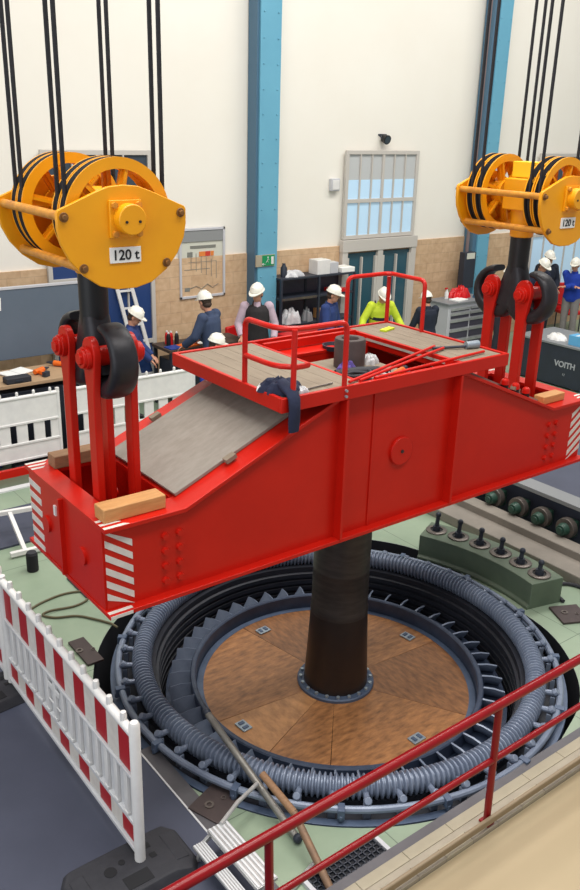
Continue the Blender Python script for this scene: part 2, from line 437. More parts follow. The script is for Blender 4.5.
b = MB(); b.bar((-.15,0,.08),(-.15,-.14,-.02),.02,.03); b.bar((.15,0,.08),(.15,-.14,-.02),.02,.03); b.box((0,.03,.09),(.34,.03,.05)); b.build('bracket','dark',t)
b = MB(); b.cyl((0,-.222,-.05),(0,-.228,-.052),.11,.11,20); b.build('lens','glass_dk',t)
t.scale = (.62,.62,.62); t.location = (7.37,7.68,4.24)
t = thing('junction_box', (6.21,7.655,3.42), 'small white box on the wall left of the tall window', 'electrical box')
MB().box((0,0,0),(.2,.08,.22)).build('box_body','lightgrey',t,bevel=.01); MB().box((0,-.045,0),(.15,.012,.17)).build('box_lid','white',t,bevel=.004)
t = thing('exit_sign', (4.5,7.38,2.2), 'green emergency exit sign on the blue column', 'sign')
MB().box((-.03,0,0),(.4,.02,.2)).build('sign_board','tile_a',t)
MB().box((.03,-.012,0),(.26,.008,.18)).build('green_field','sign_green',t)
b = MB()   # running figure, door and arrow
b.ball((.02,-.018,.055),(.013,.004,.013),10); b.bar((.02,-.018,.04),(.005,-.018,-.005),.004,.02,up=(0,1,0))
b.bar((.005,-.018,-.005),(.035,-.018,-.035),.004,.013,up=(0,1,0)); b.bar((.005,-.018,-.005),(-.025,-.018,-.03),.004,.013,up=(0,1,0)); b.bar((.018,-.018,.03),(.045,-.018,.01),.004,.01,up=(0,1,0))
b.box((.115,-.018,0),(.05,.004,.13)); b.bar((-.03,-.018,-.06),(-.08,-.018,-.06),.004,.014,up=(0,1,0)); b.prism([(-.08,-.035),(-.08,-.085),(-.105,-.06)],-.02,-.016)
b.build('pictogram','white',t)
tag(MB().tube([(9.74,7.42,0),(9.74,7.42,9)],.035,12).build('wall_pipe','pipe'), 'thin warm grey vertical pipe left of the far blue column', 'pipe')
t = thing('fire_extinguisher_box', (9.72,7.36,1.75), 'dark cabinet with pale label under the far blue column', 'cabinet')
MB().box((0,0,-.1),(.34,.16,.75)).build('body','dark',t,bevel=.01); MB().box((0,-.085,.2),(.24,.01,.12)).build('paper_label','poster',t)

# ------------------------------------------------------------------ generator in the pit
t = thing('generator_stator', (0,0,0), 'blue grey ring shaped generator stator sunk in the green floor', 'generator')
b = MB()
pr = [(1.60,.02),(1.60,-.04)]
z = -.04
while z > -.62:
    pr += [(1.575,z-.008),(1.575,z-.05),(1.60,z-.058),(1.60,z-.075)]; z -= .075
pr += [(1.78,z),(1.78,.02)]
b.lathe(pr, 128); b.build('lamination_stack','lam',t)
NR = 270; K = 9; b = MB(); vs = []; fs = []; nj = 12       # ribbed coil ring
N = NR*4
for i in range(N):
    a = 2*PI*i/N; rr = (.087,.087,.064,.064)[i%4]
    for j in range(nj):
        q = 2*PI*j/nj; r = 1.715+rr*math.cos(q); vs.append((r*math.cos(a), r*math.sin(a), .09+rr*1.1*math.sin(q)))
for i in range(N):
    for j in range(nj): fs.append((i*nj+j, ((i+1)%N)*nj+j, ((i+1)%N)*nj+(j+1)%nj, i*nj+(j+1)%nj))
b._add(vs, fs); b.build('end_winding','winding',t,angle=.9)
b = MB(); b.lathe([(1.75,-.04),(1.96,-.04),(1.96,-.08),(1.75,-.08)],128); b.build('frame_deck','lam',t)  # deck coloured dark for the shaded gaps between coil and pipe
b = MB(); b.lathe([(1.925,.0),(1.985,.0),(1.985,-.5),(1.965,-.5),(1.965,-.03),(1.925,-.03)],128); b.build('frame_rim','rim',t,bevel=.003)
b = MB(); b.tube([(1.915*math.cos(2*PI*i/128),1.915*math.sin(2*PI*i/128),.075) for i in range(128)],.027,10,closed=True)
b.build('ring_pipe','winding',t)
br = None
for i in range(48):
    a = 2*PI*(i+.5)/48
    if br is None:
        b = MB(); b.cyl((1.76,0,.09),(1.885,0,.10),.02,.026,10); b.box((1.86,0,.01),(.04,.055,.12)); b.cyl((1.865,0,.10),(1.89,0,.125),.034,.026,10)
        br = b.build('terminal_bracket','winding',t,bevel=.004); br.rotation_euler = (0,0,a); first = br
    else:
        c = br.copy(); COL.objects.link(c); c.rotation_euler = (0,0,a)
for i in range(16):
    a = 2*PI*(i+.25)/16
    if i == 0:
        b = MB(); b.box((1.925,0,.07),(.08,.05,.075)); b.cyl((1.955,0,.02),(1.955,0,.06),.018,n=8); pc = b.build('pipe_clamp','rim',t,bevel=.004); pc.rotation_euler = (0,0,a)
    else:
        c = pc.copy(); COL.objects.link(c); c.rotation_euler = (0,0,a)

t = thing('generator_rotor', (0,0,-.3), 'dark steel rotor shaft with bladed ring rising from the pit', 'rotor')
b = MB(); b.lathe([(1.255,-.1),(1.255,.17),(1.265,.18),(1.295,.18),(1.305,.17),(1.305,.04),(1.52,.02),(1.52,-.1)],128); b.build('fan_ring','winding_dk',t)
b = MB(); b.lathe([(1.19,.0),(1.256,.0),(1.256,.035),(1.245,.045),(1.19,.045)],128); b.build('inner_rim','rim',t)
bl = None
for i in range(48):
    a = 2*PI*i/48
    if bl is None:
        b = MB(); rings = []
        for r, w0, hgt in ((1.30,.06,0),(1.39,.064,.0),(1.485,.068,-.02)):
            up_ = [(w0,.0),(w0*.45,.035),(-w0*.1,.075),(-w0*.6,.125),(-w0,.175)]; rings.append([(r,q,z+hgt) for q,z in up_]+[(r,q-.013,z+hgt-.006) for q,z in reversed(up_)])
        b.loft(rings); bl = b.build('fan_blade','winding',t,angle=.5); bl.rotation_euler = (0,0,a)
    else:
        c = bl.copy(); COL.objects.link(c); c.rotation_euler = (0,0,a)
b = MB(); b.lathe([(.0,.03),(.29,.03),(.285,.1),(.268,.4),(.25,.78),(.246,.8)],64,closed=False); b.build('shaft_base','shaft_low',t)
b = MB(); b.lathe([(.0,.79),(.252,.79),(.252,.84),(.245,.86),(.243,1.2),(.245,1.21),(.243,1.22),(.243,2.4),(.0,2.4)],64,closed=False); b.build('shaft','shaft',t)
b = MB(); b.lathe([(.09,2.4),(.122,2.4),(.122,3.19),(.115,3.205),(.07,3.205),(.062,3.19),(.062,2.9),(.09,2.9)],40,(-.035,0,0)); b.build('lifting_sleeve','stub',t)
b = MB(); b.lathe([(.28,.03),(.345,.03),(.345,.065),(.335,.075),(.28,.075)],64); fl = b.build('flange','rim',t)
for i in range(20):
    a = 2*PI*i/20
    if i == 0: bo = MB().cyl((.315,0,.07),(.315,0,.095),.016,n=6).build('bolt','bright_steel',fl)
    else: c = bo.copy(); COL.objects.link(c); c.rotation_euler = (0,0,a)
t = thing('pit_cover', (0,0,-.28), 'round brown board cover around the shaft base', 'cover')
secs = [(-4,60,'cover'),(60,100,'cover2'),(100,174,'cover'),(174,202,'cover3'),(202,228,'cover'),(228,300,'cover'),(300,356,'cover2')]
for a0, a1, mt in secs:
    b = MB(); b.lathe([(.30,.0),(1.2,.0),(1.2,.022),(.30,.022)], max(6,int((a1-a0)/3)), a0=rad(a0+.15), a1=rad(a1-.15)); b.build('cover_panel',mt,t)
for (x,y) in ((-.075,1.02),(1.03,.12),(-1.04,-.05),(.03,-1.0)):
    a = math.atan2(y,x)
    b = MB(); b.box((0,0,.0),(.09,.13,.012)); lp = b.build('lifting_plate','bright_steel',t,bevel=.002,loc=(x,y,.03),rot=(0,0,a))
    MB().box((0,.03,.008),(.05,.03,.01)).build('slot','rim',lp); MB().box((0,-.03,.008),(.05,.03,.01)).build('slot','rim',lp)

# green segment block with six sockets and studs, standing on the floor by the ring
t = thing('bearing_segment', (0,0,0), 'curved green iron block with six socketed studs beside the stator', 'machine part')
b = MB(); b.lathe([(2.1,.0),(2.1,.03),(2.13,.05),(2.13,.28),(2.52,.28),(2.52,.0)], 24, a0=rad(-13.5), a1=rad(25)); b.build('segment_body','green_iron',t,bevel=.006)
for k in range(6):
    a = rad(22-k*6.4); x, y = 2.335*math.cos(a), 2.335*math.sin(a)
    b = MB(); b.lathe([(.07,.28),(.115,.28),(.115,.292),(.105,.298),(.07,.298)],24,(0,0,0)); so = b.build('socket','steel',t,loc=(x,y,0))
    MB().cyl((0,0,.281),(0,0,.287),.072,n=20).build('socket_shade','ink',so)  # black disc standing for the shade in the socket
    b = MB(); b.cyl((x,y,.28),(x,y,.34),.046,.04,12); b.cyl((x,y,.34),(x+.01,y,.47-.012*k),.024,.022,10); b.ball((x+.01,y,.47-.012*k),.032,10); b.build('stud','dark',t)

# concrete kerb, row of round valves and platform edge to the right
b = MB(); b.box((3.1,.0,.06),(.5,6,.12)); b.box((3.25,0,.16),(.2,6,.1)); struct(b.build('trim_9','concrete',bevel=.01))
b = MB(); b.box((4.92,0.4,.27),(2.56,6.5,.5)); struct(b.build('floor_platform','mat_floor',bevel=.01))
b = MB(); b.box((3.6,.4,.53),(.24,6.5,.05)); struct(b.build('trim_10','grey',bevel=.004))
for k, yy in enumerate((1.45,1.1,.75,.42,.08)):
    w = ['nearest the far end of the row','second from the far end','in the middle of the row','second from the near end','at the near end of the row'][k]
    t = thing('valve', (3.46,yy,.17), 'green round valve under the platform edge, '+w, 'valve', 'valves under the platform edge')
    b = MB(); b.cyl((0,0,.12),(-.08,0,.12),.12,.12,20); b.build('flange','steel',t,bevel=.006)
    b = MB(); b.cyl((-.08,0,.12),(-.16,0,.12),.075,.06,16); b.cyl((-.16,0,.12),(-.18,0,.12),.04,n=8); b.build('spindle','valve_green',t,bevel=.004)
    b = MB(); b.box((.05,0,.1),(.1,.14,.2)); b.build('valve_body','valve_green',t,bevel=.02)

# ------------------------------------------------------------------ the red spreader beam
LB, ZB, ZE, ZT, KN, CT, HW = 2.395, 1.605, 2.15, 2.675, 1.86, .60, .567
beam = thing('spreader_beam', (-.03,0,0), 'huge red steel lifting beam hanging from two crane hooks', 'lifting beam')
prof = [(-LB,ZB),(LB,ZB),(LB,ZE),(KN,ZE),(CT,ZT),(-CT,ZT),(-KN,ZE),(-LB,ZE)]
for s in (-1,1):
    b = MB(); y = s*HW; b.prism(prof, y-.012, y+.012); b.build('web_plate','red',beam)
    b = MB(); b.prism([(-LB-.02,ZB-.03),(LB+.02,ZB-.03),(LB+.02,ZB),(-LB-.02,ZB)], y-.08, y+.08); b.build('bottom_flange','red',beam,bevel=.004)
    # sloping and flat top flanges
    b = MB(); up = .03
    pts = [(-LB-.018,ZE),(-KN,ZE),(-CT,ZT),(CT,ZT),(KN,ZE),(LB+.018,ZE)]
    poly = pts + [(x,z+up) for x,z in reversed(pts)]
    b.prism(poly, y-.06 if s < 0 else y-.14, y+.14 if s < 0 else y+.06); b.build('top_flange','red',beam,bevel=.004)
    for x in (-CT+.02, CT-.02):
        b = MB(); b.box((x,y+s*.045,(ZB+ZT)/2),(.022,.09,ZT-ZB)); b.build('stiffener','red',beam)
    b = MB(); b.box((-.26,y+s*.016,(ZB+ZT)/2),(.015,.012,ZT-ZB)); b.build('weld_seam','red',beam)
    b = MB(); b.cyl((.04,y,2.15),(.04,y+s*.035,2.15),.112,n=32); bo = b.build('pin_boss','red',beam,bevel=.006)
    MB().cyl((.04,y+s*.034,2.15),(.04,y+s*.042,2.15),.014,n=12).build('centre_mark','grease',bo)
    # bolt rows near the ends
    for sx in (-1,1):
        for k in range(4):
            for dx in (0,.105):
                z = 1.69+k*.105; x = sx*(1.93 - dx + .06)
                MB().cyl((x,y+s*.012,z),(x,y+s*.034,z),.026,.021,10).build('bolt','red',beam)
for sx in (-1,1):
    b = MB(); b.box((sx*LB,0,(ZB+ZE)/2),(.024,2*HW,ZE-ZB)); b.box((sx*(LB+.025),0,(ZB+ZE)/2),(.04,.02,ZE-ZB)); ep = b.build('end_plate','red',beam)
    MB().box((sx*(LB+.018),.12,2.02),(.012,.03,.07)).build('white_tag','white',ep)
    for y in (-.28,.28): MB().cyl((sx*(LB+.012),y,1.86),(sx*(LB+.03),y,1.86),.06,n=20).build('end_boss','red',ep)
    b = MB(); b.box((sx*(LB-.057),0,ZE+.0155),(.15,2*HW-.27,.029)); b.box((sx*(KN-.06),0,ZE+.0155),(.12,2*HW-.3,.029)); b.build('end_flange','red',beam)
    b = MB(); b.box((sx*(LB-.03),0,ZB-.016),(.098,2*HW-.16,.026)); b.build('lower_end_flange','red',beam)
    b = MB(); b.box((sx*1.80,0,1.86),(.02,2*HW-.03,.55)); b.box((sx*2.1,0,1.62),(.6,2*HW-.03,.02)); b.build('diaphragm','red',beam)
    # plywood on the slope between the flanges
    p0 = V(sx*(KN-.02),0,ZE+.055); p1 = V(sx*(CT-.02),0,ZT+.055)
    b = MB(); b.bar(p0,p1,.92,.02); dk = b.build('slope_deck','wood_deck',beam)
    b = MB()
    for yy in (-.5,.5): b.bar(p0.lerp(p1,.28)+V(0,yy,.02),p0.lerp(p1,.34)+V(0,yy,.02),.05,.03)
    b.build('deck_bracket','board',dk)
# red and white warning stripes on the end corners
def stripes(face, sx, sy):
    b = MB(); n = 6; w = .18; z0, z1 = ZB, ZE-.005; h = (z1-z0)/n
    if face == 'front':
        y = sy*(HW+.0135)
        for k in range(n):
            za = z0+k*h; 
            sl = .075
            poly = [(0,za+sl),(w,za-sl*.7),(w,za-sl*.7+h*.52),(0,za+sl+h*.52)]
            poly = [(sx*(LB-u), min(max(v,z0),z1)) for u,v in poly]
            b.prism(poly, y-.002, y+.002)
    else:
        x = sx*(LB+.0135)
        for k in range(n):
            za = z0+k*h
            poly = [(0,za),(.2,za-.01),(.2,za-.01+h*.52),(0,za+h*.52)]
            b.prism([(sy*(HW-u), min(max(v,z0),z1)) for u,v in poly], x-.002, x+.002, 'yz')
    b.build('warning_stripes','stripe_white',beam)
for sx in (-1,1):
    stripes('front',sx,-1); stripes('front',sx,1)
stripes('end',-1,1)
b = MB()
for sx in (-1,1):
    for sy in (-1,1):
        for k in range(3):
            x0 = sx*(LB+.017); x1 = sx*(LB-.15+.03*k); ya = sy*(HW+.058-.055*k); yb = ya-sy*.028
            b._add([(x0,ya,ZE+.0315),(x1,ya,ZE+.0315),(x1-sx*-.03,yb,ZE+.0315),(x0,yb,ZE+.0315)],[(0,1,2,3)])
            
b.build('flange_stripes','stripe_white',beam)
b = MB()
for sx in (-1,):
    for k in range(2):
        b.box((sx*(LB-.065),-HW-.048,ZB+.002),(.16,.03,.002)) if k == 0 else b.box((sx*(LB-.06),-HW-.0815,ZB-.015),(.15,.002,.022))
b.build('lower_flange_stripes','stripe_white',beam)
# work platform on top
PX0, PX1, PY0, PY1, PZ = -1.14, 1.09, -.645, .73, 2.77
b = MB()
b.box(((PX0+PX1)/2,PY0,PZ-.04),(PX1-PX0+.03,.03,.1)); b.box(((PX0+PX1)/2,PY1,PZ-.04),(PX1-PX0+.03,.03,.1))
b.box((PX0,(PY0+PY1)/2,PZ-.04),(.03,PY1-PY0-.03,.1)); b.box((PX1,(PY0+PY1)/2,PZ-.04),(.03,PY1-PY0-.03,.1))
b.box((-.42,(PY0+PY1)/2,PZ-.05),(.03,PY1-PY0-.03,.1)); b.box((.6,(PY0+PY1)/2,PZ-.05),(.03,PY1-PY0-.03,.1))
b.box((.09,.6,PZ-.02),(.98,.03,.07)); b.box((.09,.46,PZ-.16),(1.0,.06,.16)); b.box((.09,-.61,PZ-.05),(.98,.03,.08))
for x in (-.9,-.6,.85): b.box((x,(PY0+PY1)/2,PZ-.065),(.04,PY1-PY0-.04,.05))
b.build('platform_frame','red',beam,bevel=.004)
b = MB(); n = 5
for k in range(n):
    w = (-.435-PX0-.02)/n; b.box((PX0+.018+w*(k+.5),(PY0+PY1)/2,PZ-.012),(w-.003,PY1-PY0-.035,.02))
b.build('platform_boards','board',beam)
b = MB()
for k in range(4):
    w = (PX1-.018-.62)/4; b.box((.62+w*(k+.5),(PY0+PY1)/2,PZ-.012),(w-.003,PY1-PY0-.035,.02))
b.build('platform_boards','board',beam)
b = MB(); b.box((-.06,-.17,PZ-.10),(.68,.84,.02)); b.build('well_floor','board',beam)
b = MB(); b.box((.45,.0,PZ-.5),(.35,1.1,.02)); b.build('well_shade','grease',beam)  # dark sheet whose colour stands for the shade inside the well
def rail(paths, r=.019):
    b = MB()
    for p in paths: b.tube(p, r, 10)
    return b.build('guard_rail','redrail',beam)
def rnd(a, c, e, r=.1, n=5):
    a, c, e = Vector(a), Vector(c), Vector(e); p = c+(a-c).normalized()*r; q = c+(e-c).normalized()*r
    return [p.lerp(c,t).lerp(c.lerp(q,t),t) for t in [i/n for i in range(n+1)]]
ry = PY0+.005; rx = PX0+.01; H = PZ+.45
rail([[(rx,-.2,PZ-.08)]+rnd((rx,-.2,PZ),(rx,-.2,H),(rx,ry,H),.06)+rnd((rx,-.2,H),(rx,ry,H),(0,ry,H),.2)+rnd((rx,ry,H),(-.61,ry,H),(-.61,ry,PZ),.06)+[(-.61,ry,PZ-.08)],
      [(-1.05,ry,PZ-.08),(-1.05,ry,H)], [(rx,-.2,PZ+.2)]+rnd((rx,-.2,PZ+.2),(rx,ry,PZ+.2),(0,ry,PZ+.2),.2)+[(-1.05,ry,PZ+.2)]])
fy = PY1-.005; fx = PX1-.02; H2 = PZ+.445
rail([[(.58,fy,PZ-.08)]+rnd((.58,fy,PZ),(.58,fy,H2),(1,fy,H2),.06)+rnd((.58,fy,H2),(fx,fy,H2),(fx,0,H2),.08)+rnd((fx,fy,H2),(fx,.28,H2),(fx,.28,PZ),.06)+[(fx,.28,PZ-.08)],
      [(fx,fy,PZ-.08),(fx,fy,H2-.03)]])
for (x,y) in ((rx,-.2),(-1.05,ry-.02),(-.61,ry-.02)):
    for dz in (-.02,-.06): MB().cyl((x,y,PZ+dz),(x,y-.016,PZ+dz),.01,n=8).build('rail_bolt','bright_steel',beam)
# studs standing on the right hand slope flange
for k, x in enumerate((1.30,1.45,1.60)):
    z = ZT-(x-CT)/(KN-CT)*(ZT-ZE)+.03
    b = MB(); b.cyl((x,-.50,z-.01),(x,-.50,z+.04),.032,n=12); b.build('stud_base','ink',beam)
    b = MB(); b.cyl((x,-.50,z+.04),(x,-.50,z+.07),.036,.034,12); b.ball((x,-.5,z+.07),(.034,.034,.022),12); b.build('stud_cap','red',beam)
# lug plates in the end pockets
HL, HR = -2.145, 1.90
for hx in (HL, HR):
    for dx in (-.06,.06):
        b = MB(); b.box((hx+dx,0,1.79),(.05,.62,.34)); b.build('lug_plate','red',beam)

# timbers on the beam ends
def timber(c, d, rz, label, mt='timber'):
    b = MB(); b.box((0,0,0), d)
    tag(b.build('timber_block', mt, loc=c, rot=(0,0,rz), bevel=.006), label, 'timber', 'timber blocks on the beam ends')
timber((-2.2,-.49,ZE+.031+.045), (.42,.13,.09), 0, 'pale timber block on the near left corner of the red beam')
timber((-2.12,.47,ZE+.031+.045), (.38,.12,.09), 0, 'weathered timber block on the far left corner of the red beam', 'timber_dark')
timber((1.96,-.47,ZE+.031+.035), (.30,.11,.07), 0, 'pale timber block on the right end of the red beam')

# ------------------------------------------------------------------ crane hook blocks
def hook_block(hx, label, small):
    t = thing('crane_hook_block', (hx,0,3.93), label, 'crane hook', 'crane hook blocks')
    half = [(.0,.178),(.09,.17),(.17,.142),(.382,.055),(.39,.04),(.39,-.04),(.375,-.12),(.33,-.21),(.255,-.295),(.16,-.36),(.06,-.385)]
    poly = half+[(-x,z) for x,z in reversed(half[1:])]
    for s in (-1,1):
        y = s*.44
        b = MB(); b.prism(poly, y-.014, y+.014); ck = b.build('cheek_plate','yellow',t,bevel=.004)
        for (x,z) in ((-.352,.02),(.352,.02),(-.255,-.255),(.255,-.255)):
            b = MB(); b.cyl((x,y+s*.014,z),(x,y+s*.022,z),.026,n=16); b.cyl((x,y+s*.022,z),(x,y+s*.042,z),.016,n=6); b.build('tie_bolt','bolt_brown',ck,bevel=.002)
        b = MB(); b.box((.0,y+s*.024,-.0),(.19,.02,.2)); b.build('axle_plate','yellow',ck,bevel=.003)
        b = MB(); b.cyl((.01,y+s*.03,.0),(.01,y+s*.10,.0),.085,.083,32); b.build('axle_cap','yellow',ck,bevel=.006)
        for (x,z) in ((-.07,.075),(.075,.075),(-.07,-.08),(.075,-.08)): MB().cyl((x,y+s*.034,z),(x,y+s*.055,z),.018,n=6).build('cap_bolt','yellow_worn',ck)
        for (x,z) in ((-.03,-.01),(.05,-.01)): MB().cyl((x,y+s*.1,z),(x,y+s*.106,z),.008,n=8).build('grease_nipple','grease',ck)
    for (x,z) in ((-.352,.02),(.352,.02),(-.255,-.255),(.255,-.255)):
        MB().cyl((x,-.43,z),(x,.43,z),.026,n=14).build('spacer_rod','yellow_worn',t)
    sy = (-.355,-.26,.26,.355)
    R = .32
    for k, y in enumerate(sy):
        b = MB()
        b.lathe([(R-.062,-.042),(R,-.042),(R,-.03),(R-.045,-.012),(R-.045,.012),(R,.03),(R,.042),(R-.062,.042)],64,(0,y,0),'y')
        b.lathe([(.05,-.06),(.11,-.06),(.11,.06),(.05,.06)],32,(0,y,0),'y')
        for q in range(6):
            a = 2*PI*q/6+.25*k+.3; ca, sa = math.cos(a), math.sin(a)
            b.bar((.1*ca,y,.1*sa),(.285*ca,y,.285*sa),.05,.022,up=(0,1,0)); b.bar((.1*ca,y,.1*sa),(.285*ca,y,.285*sa),.018,.07,up=(0,1,0))
        sh = b.build('sheave','yellow',t)
        b = MB(); b.lathe([(R-.05,-.012),(R-.043,-.013),(R+.004,-.031),(R+.004,-.034),(R+.004,.034),(R-.004,.028),(R-.040,.013),(R-.05,.012)],64,(0,y,0),'y') if False else b.lathe([(R-.046,-.014),(R-.002,-.031),(R-.0005,-.0295),(R-.04,-.012),(R-.04,.012),(R-.0005,.0295),(R-.002,.031),(R-.046,.014)],64,(0,y,0),'y')
        b.build('greased_groove','grease',sh)
    MB().cyl((0,-.43,0),(0,.43,0),.06,n=20).build('axle','steel',t)
    b = MB(); b.box((0,0,0),(.3,.26,.26)); b.cyl((0,0,-.1),(0,0,-.36),.115,.10,24); b.build('crosshead','yellow',t,bevel=.01)
    if small:
        MB().box((.02,.02,.2),(.16,.22,.13)).build('grease_box','pale_yellow',t,bevel=.006)
    b = MB(); b.cyl((0,0,-.36),(0,0,-1.0),.09,.085,28); b.build('shank','black',t)
    # ramshorn hook lying in the y-z plane
    b = MB(); zc = -.86
    for s in (-1,1):
        path = [(0,0,-.62),(0,s*.02,-.8),(0,s*.07,-.96)]; ra = [(.08,.085),(.12,.095),(.135,.1)]
        c = (0,s*.19,-.845); 
        for i in range(0,16):
            a = rad(215 + i*15.5) if s > 0 else rad(-35 - i*15.5)
            rr = .19
            path.append((0,c[1]+rr*math.cos(a),c[2]+rr*math.sin(a)))
            w = .098-.0012*i; ra.append((.08-.0035*i, w))
        b.tube(path, ra, 18, ref=None) if False else b.loft(hook_rings(path, ra))
    b.build('ramshorn_hook','forged',t,angle=1.0)
    np_ = MB().box((-.005,-.459,-.195),(.19,.008,.085)).build('number_plate','paper',t,bevel=.001)
    text_mesh('lettering','120 t',.078,'ink',np_,(-.005,-.4645,-.197),(PI/2,0,0),.0015,.001)
    # wire ropes: one U shaped rope on each sheave
    for k, y in enumerate(sy):
        p = [(hx-R+.025,y,9.0)]+arc((hx,y,3.93),R-.025,PI,2*PI,24,'xz')+[(hx+R-.025,y,9.0)]
        b = MB(); b.tube([V(*q)-V(hx,y,3.93) for q in p],.0135,8)
        side = 'left' if hx < 0 else 'right'
        pos = ['nearest the front plate','behind the front rope','in front of the rearmost rope','nearest the rear plate'][k]
        o = b.build('wire_rope','rope',loc=(hx,y,3.93)); tag(o,'dark greased wire rope on the %s hook block, %s' % (side,pos),'rope','crane wire ropes')
    return t
def hook_rings(path, ra, n=18):
    P = [Vector(p) for p in path]; out = []
    for i, p in enumerate(P):
        tg = (P[min(i+1,len(P)-1)]-P[max(i-1,0)]).normalized(); w = Vector((1,0,0)); u = tg.cross(w).normalized()
        a, bb = ra[i]; ring = []
        for j in range(n):
            q = 2*PI*j/n; cx, sx = math.cos(q), math.sin(q)
            f = lambda v: math.copysign(abs(v)**.7, v)
            ring.append(p+u*(a*f(cx))+w*(bb*f(sx)))
        out.append(ring)
    return out
hook_block(HL, 'big yellow crane hook block at the left with black ramshorn hook', False)
hook_block(HR, 'yellow crane hook block at the right with pale yellow grease box', True)

# red lifting links: a pin through each prong carrying two straps
def links(hx, y, label):
    t = thing('lifting_link', (hx,y,3.10), label, 'lifting link', 'red lifting links on the crane hooks')
    b = MB(); b.cyl((-.2,0,0),(.2,0,0),.06,n=24); b.build('pin','red',t,bevel=.004)
    for s in (-1,1):
        n = 14; top = [(.085*math.cos(PI*i/n), .02+.105*math.sin(PI*i/n)) for i in range(n+1)]
        prof = top+[(-.08,-.02),(-.05,-.22),(-.048,-1.2),(.048,-1.2),(.05,-.22),(.08,-.02)]
        b = MB(); b.prism(prof, s*.125-.024, s*.125+.024, 'yz'); st = b.build('strap','red',t,bevel=.006)
        b = MB(); b.cyl((s*.15,0,0),(s*.18,0,0),.07,n=24); b.cyl((s*.18,0,0),(s*.215,0,0),.04,n=6); b.build('pin_nut','red',st,bevel=.003)
        MB().cyl((s*.13,0,-1.08),(s*.165,0,-1.08),.035,n=12).build('lower_pin','red',st)
for hx, sd in ((HL+.01,'left'),(HR+.03,'right')):
    links(hx,-.18,'pair of red steel straps on the near prong of the %s hook' % sd)
    links(hx,.18,'pair of red steel straps on the far prong of the %s hook' % sd)

# ------------------------------------------------------------------ loose things on the work platform
def heap(name, m, loc, rx, ry, h, seed, label, cat, group=None, rz=0, folds=7, extra=None):
    rnd_ = random.Random(seed); ph = [rnd_.uniform(0,6.28) for _ in range(6)]; fr = [rnd_.randint(2,folds) for _ in range(6)]
    b = MB(); n, m_ = 48, 16; rings = []
    for i in range(m_+1):
        q = i/m_; ring = []
        for j in range(n):
            a = 2*PI*j/n
            edge = 1+.16*math.sin(fr[0]*a+ph[0])+.1*math.sin((fr[1]+3)*a+ph[1])
            fold = .5+.5*math.sin(fr[2]*a+ph[2]+5*q)*math.cos(9*q+ph[3]+2*math.sin(a*2+ph[4])); fold2 = .5+.5*math.sin(13*q*math.cos(a+ph[5])+4*q*math.sin(3*a))
            z = h*math.sqrt(max(0,1-q**2.4))*(.5+.32*fold+.22*fold2)
            ring.append((rx*edge*q*math.cos(a), ry*edge*q*math.sin(a), z if i < m_ else 0))
        rings.append(ring)
    b.loft(list(reversed(rings)),caps=True)
    if extra: extra(b)
    o = b.build(name, m, loc=loc, rot=(0,0,rz), angle=1.2); return tag(o,label,cat,group)
def sleeve(b):
    b.tube([(-.01,-.03,.06),(-.03,-.12,.05),(-.035,-.178,.035),(-.04,-.212,.0),(-.042,-.22,-.07),(-.042,-.218,-.15),(-.04,-.214,-.22)],[(.05,.035),(.05,.032),(.05,.022),(.048,.02),(.045,.022),(.047,.022),(.042,.018)],14,ref=(1,0,0))
heap('jacket','navy',(-1.06,-.47,PZ),.15,.12,.10,5,'crumpled navy jacket on the platform with a sleeve hanging over the edge','jacket',extra=sleeve)
heap('cloth','bag',(-.97,-.58,PZ),.06,.04,.05,8,'pale cloth beside the navy jacket at the foot of the rail post','cloth','cloths on the platform')
heap('cloth','white_dirty',(-1.12,-.36,PZ),.085,.028,.04,9,'narrow white cloth behind the navy jacket','cloth','cloths on the platform',rz=.5)
tag(MB().tube([(-.9,-.56,PZ+.008),(-.66,-.54,PZ+.008)],.006,8).build('rod','steel'),'thin steel rod lying on the platform boards by the rail','rod')
def coil(loc, r, turns, m, label, rr=.01, sq=1.):
    p = []; random.seed(int(r*1000))
    for i in range(turns*18+1):
        a = 2*PI*i/18; q = r*(1+.08*math.sin(a*.37)+.05*random.uniform(-1,1)); p.append((q*math.cos(a), sq*q*math.sin(a), rr+rr*1.9*(i/18)))
    o = MB().tube(p, rr, 8).build('cable_coil',m,loc=loc); tag(o,label,'cable','coiled cables on the platform')
ZW = PZ-.09
coil((-.3,-.40,ZW),.1,3,'rubber','black coiled hose in the platform well left of the steel sleeve',.013,.7)
coil((-.1,-.44,ZW),.07,3,'white_dirty','pale coiled cord in the platform well by the rail post',.008,.7)
o = MB().tube([(-.36,-.22,ZW+.035),(-.18,-.27,ZW+.04),(-.02,-.3,ZW+.035),(.08,-.34,ZW+.02)],[.035,.04,.035,.02],12).build('tool_bag','rubber'); tag(o,'long black tool pouch lying in the platform well','bag')
heap('rag','purple',(-.2,-.16,ZW),.08,.06,.11,12,'violet crumpled rag behind the black tool pouch','rag')
heap('plastic_bag','bag',(.16,-.02,ZW),.07,.06,.09,14,'crumpled pale plastic bag right of the steel sleeve','bag')
t = thing('angle_grinder',(.1,-.42,ZW),'small orange hand tool lying in the platform well','power tool',rotz=.4)
b = MB(); b.tube([(-.1,0,.035),(.06,0,.035)],[.024,.028],12); b.build('tool_body','orange',t); b = MB(); b.tube([(.06,0,.035),(.12,0,.035)],[.03,.025],12); b.cyl((.1,0,.01),(.1,0,.018),.045,n=20); b.build('tool_head','dark',t)
bars = [((-.57,-.61),(.70,-.2),'lower loose red tube lying across the platform well'),((-.48,-.62),(.72,-.28),'upper loose red tube lying across the platform well'),((-.35,-.63),(.92,-.53),'loose red tube nearest the right platform edge')]
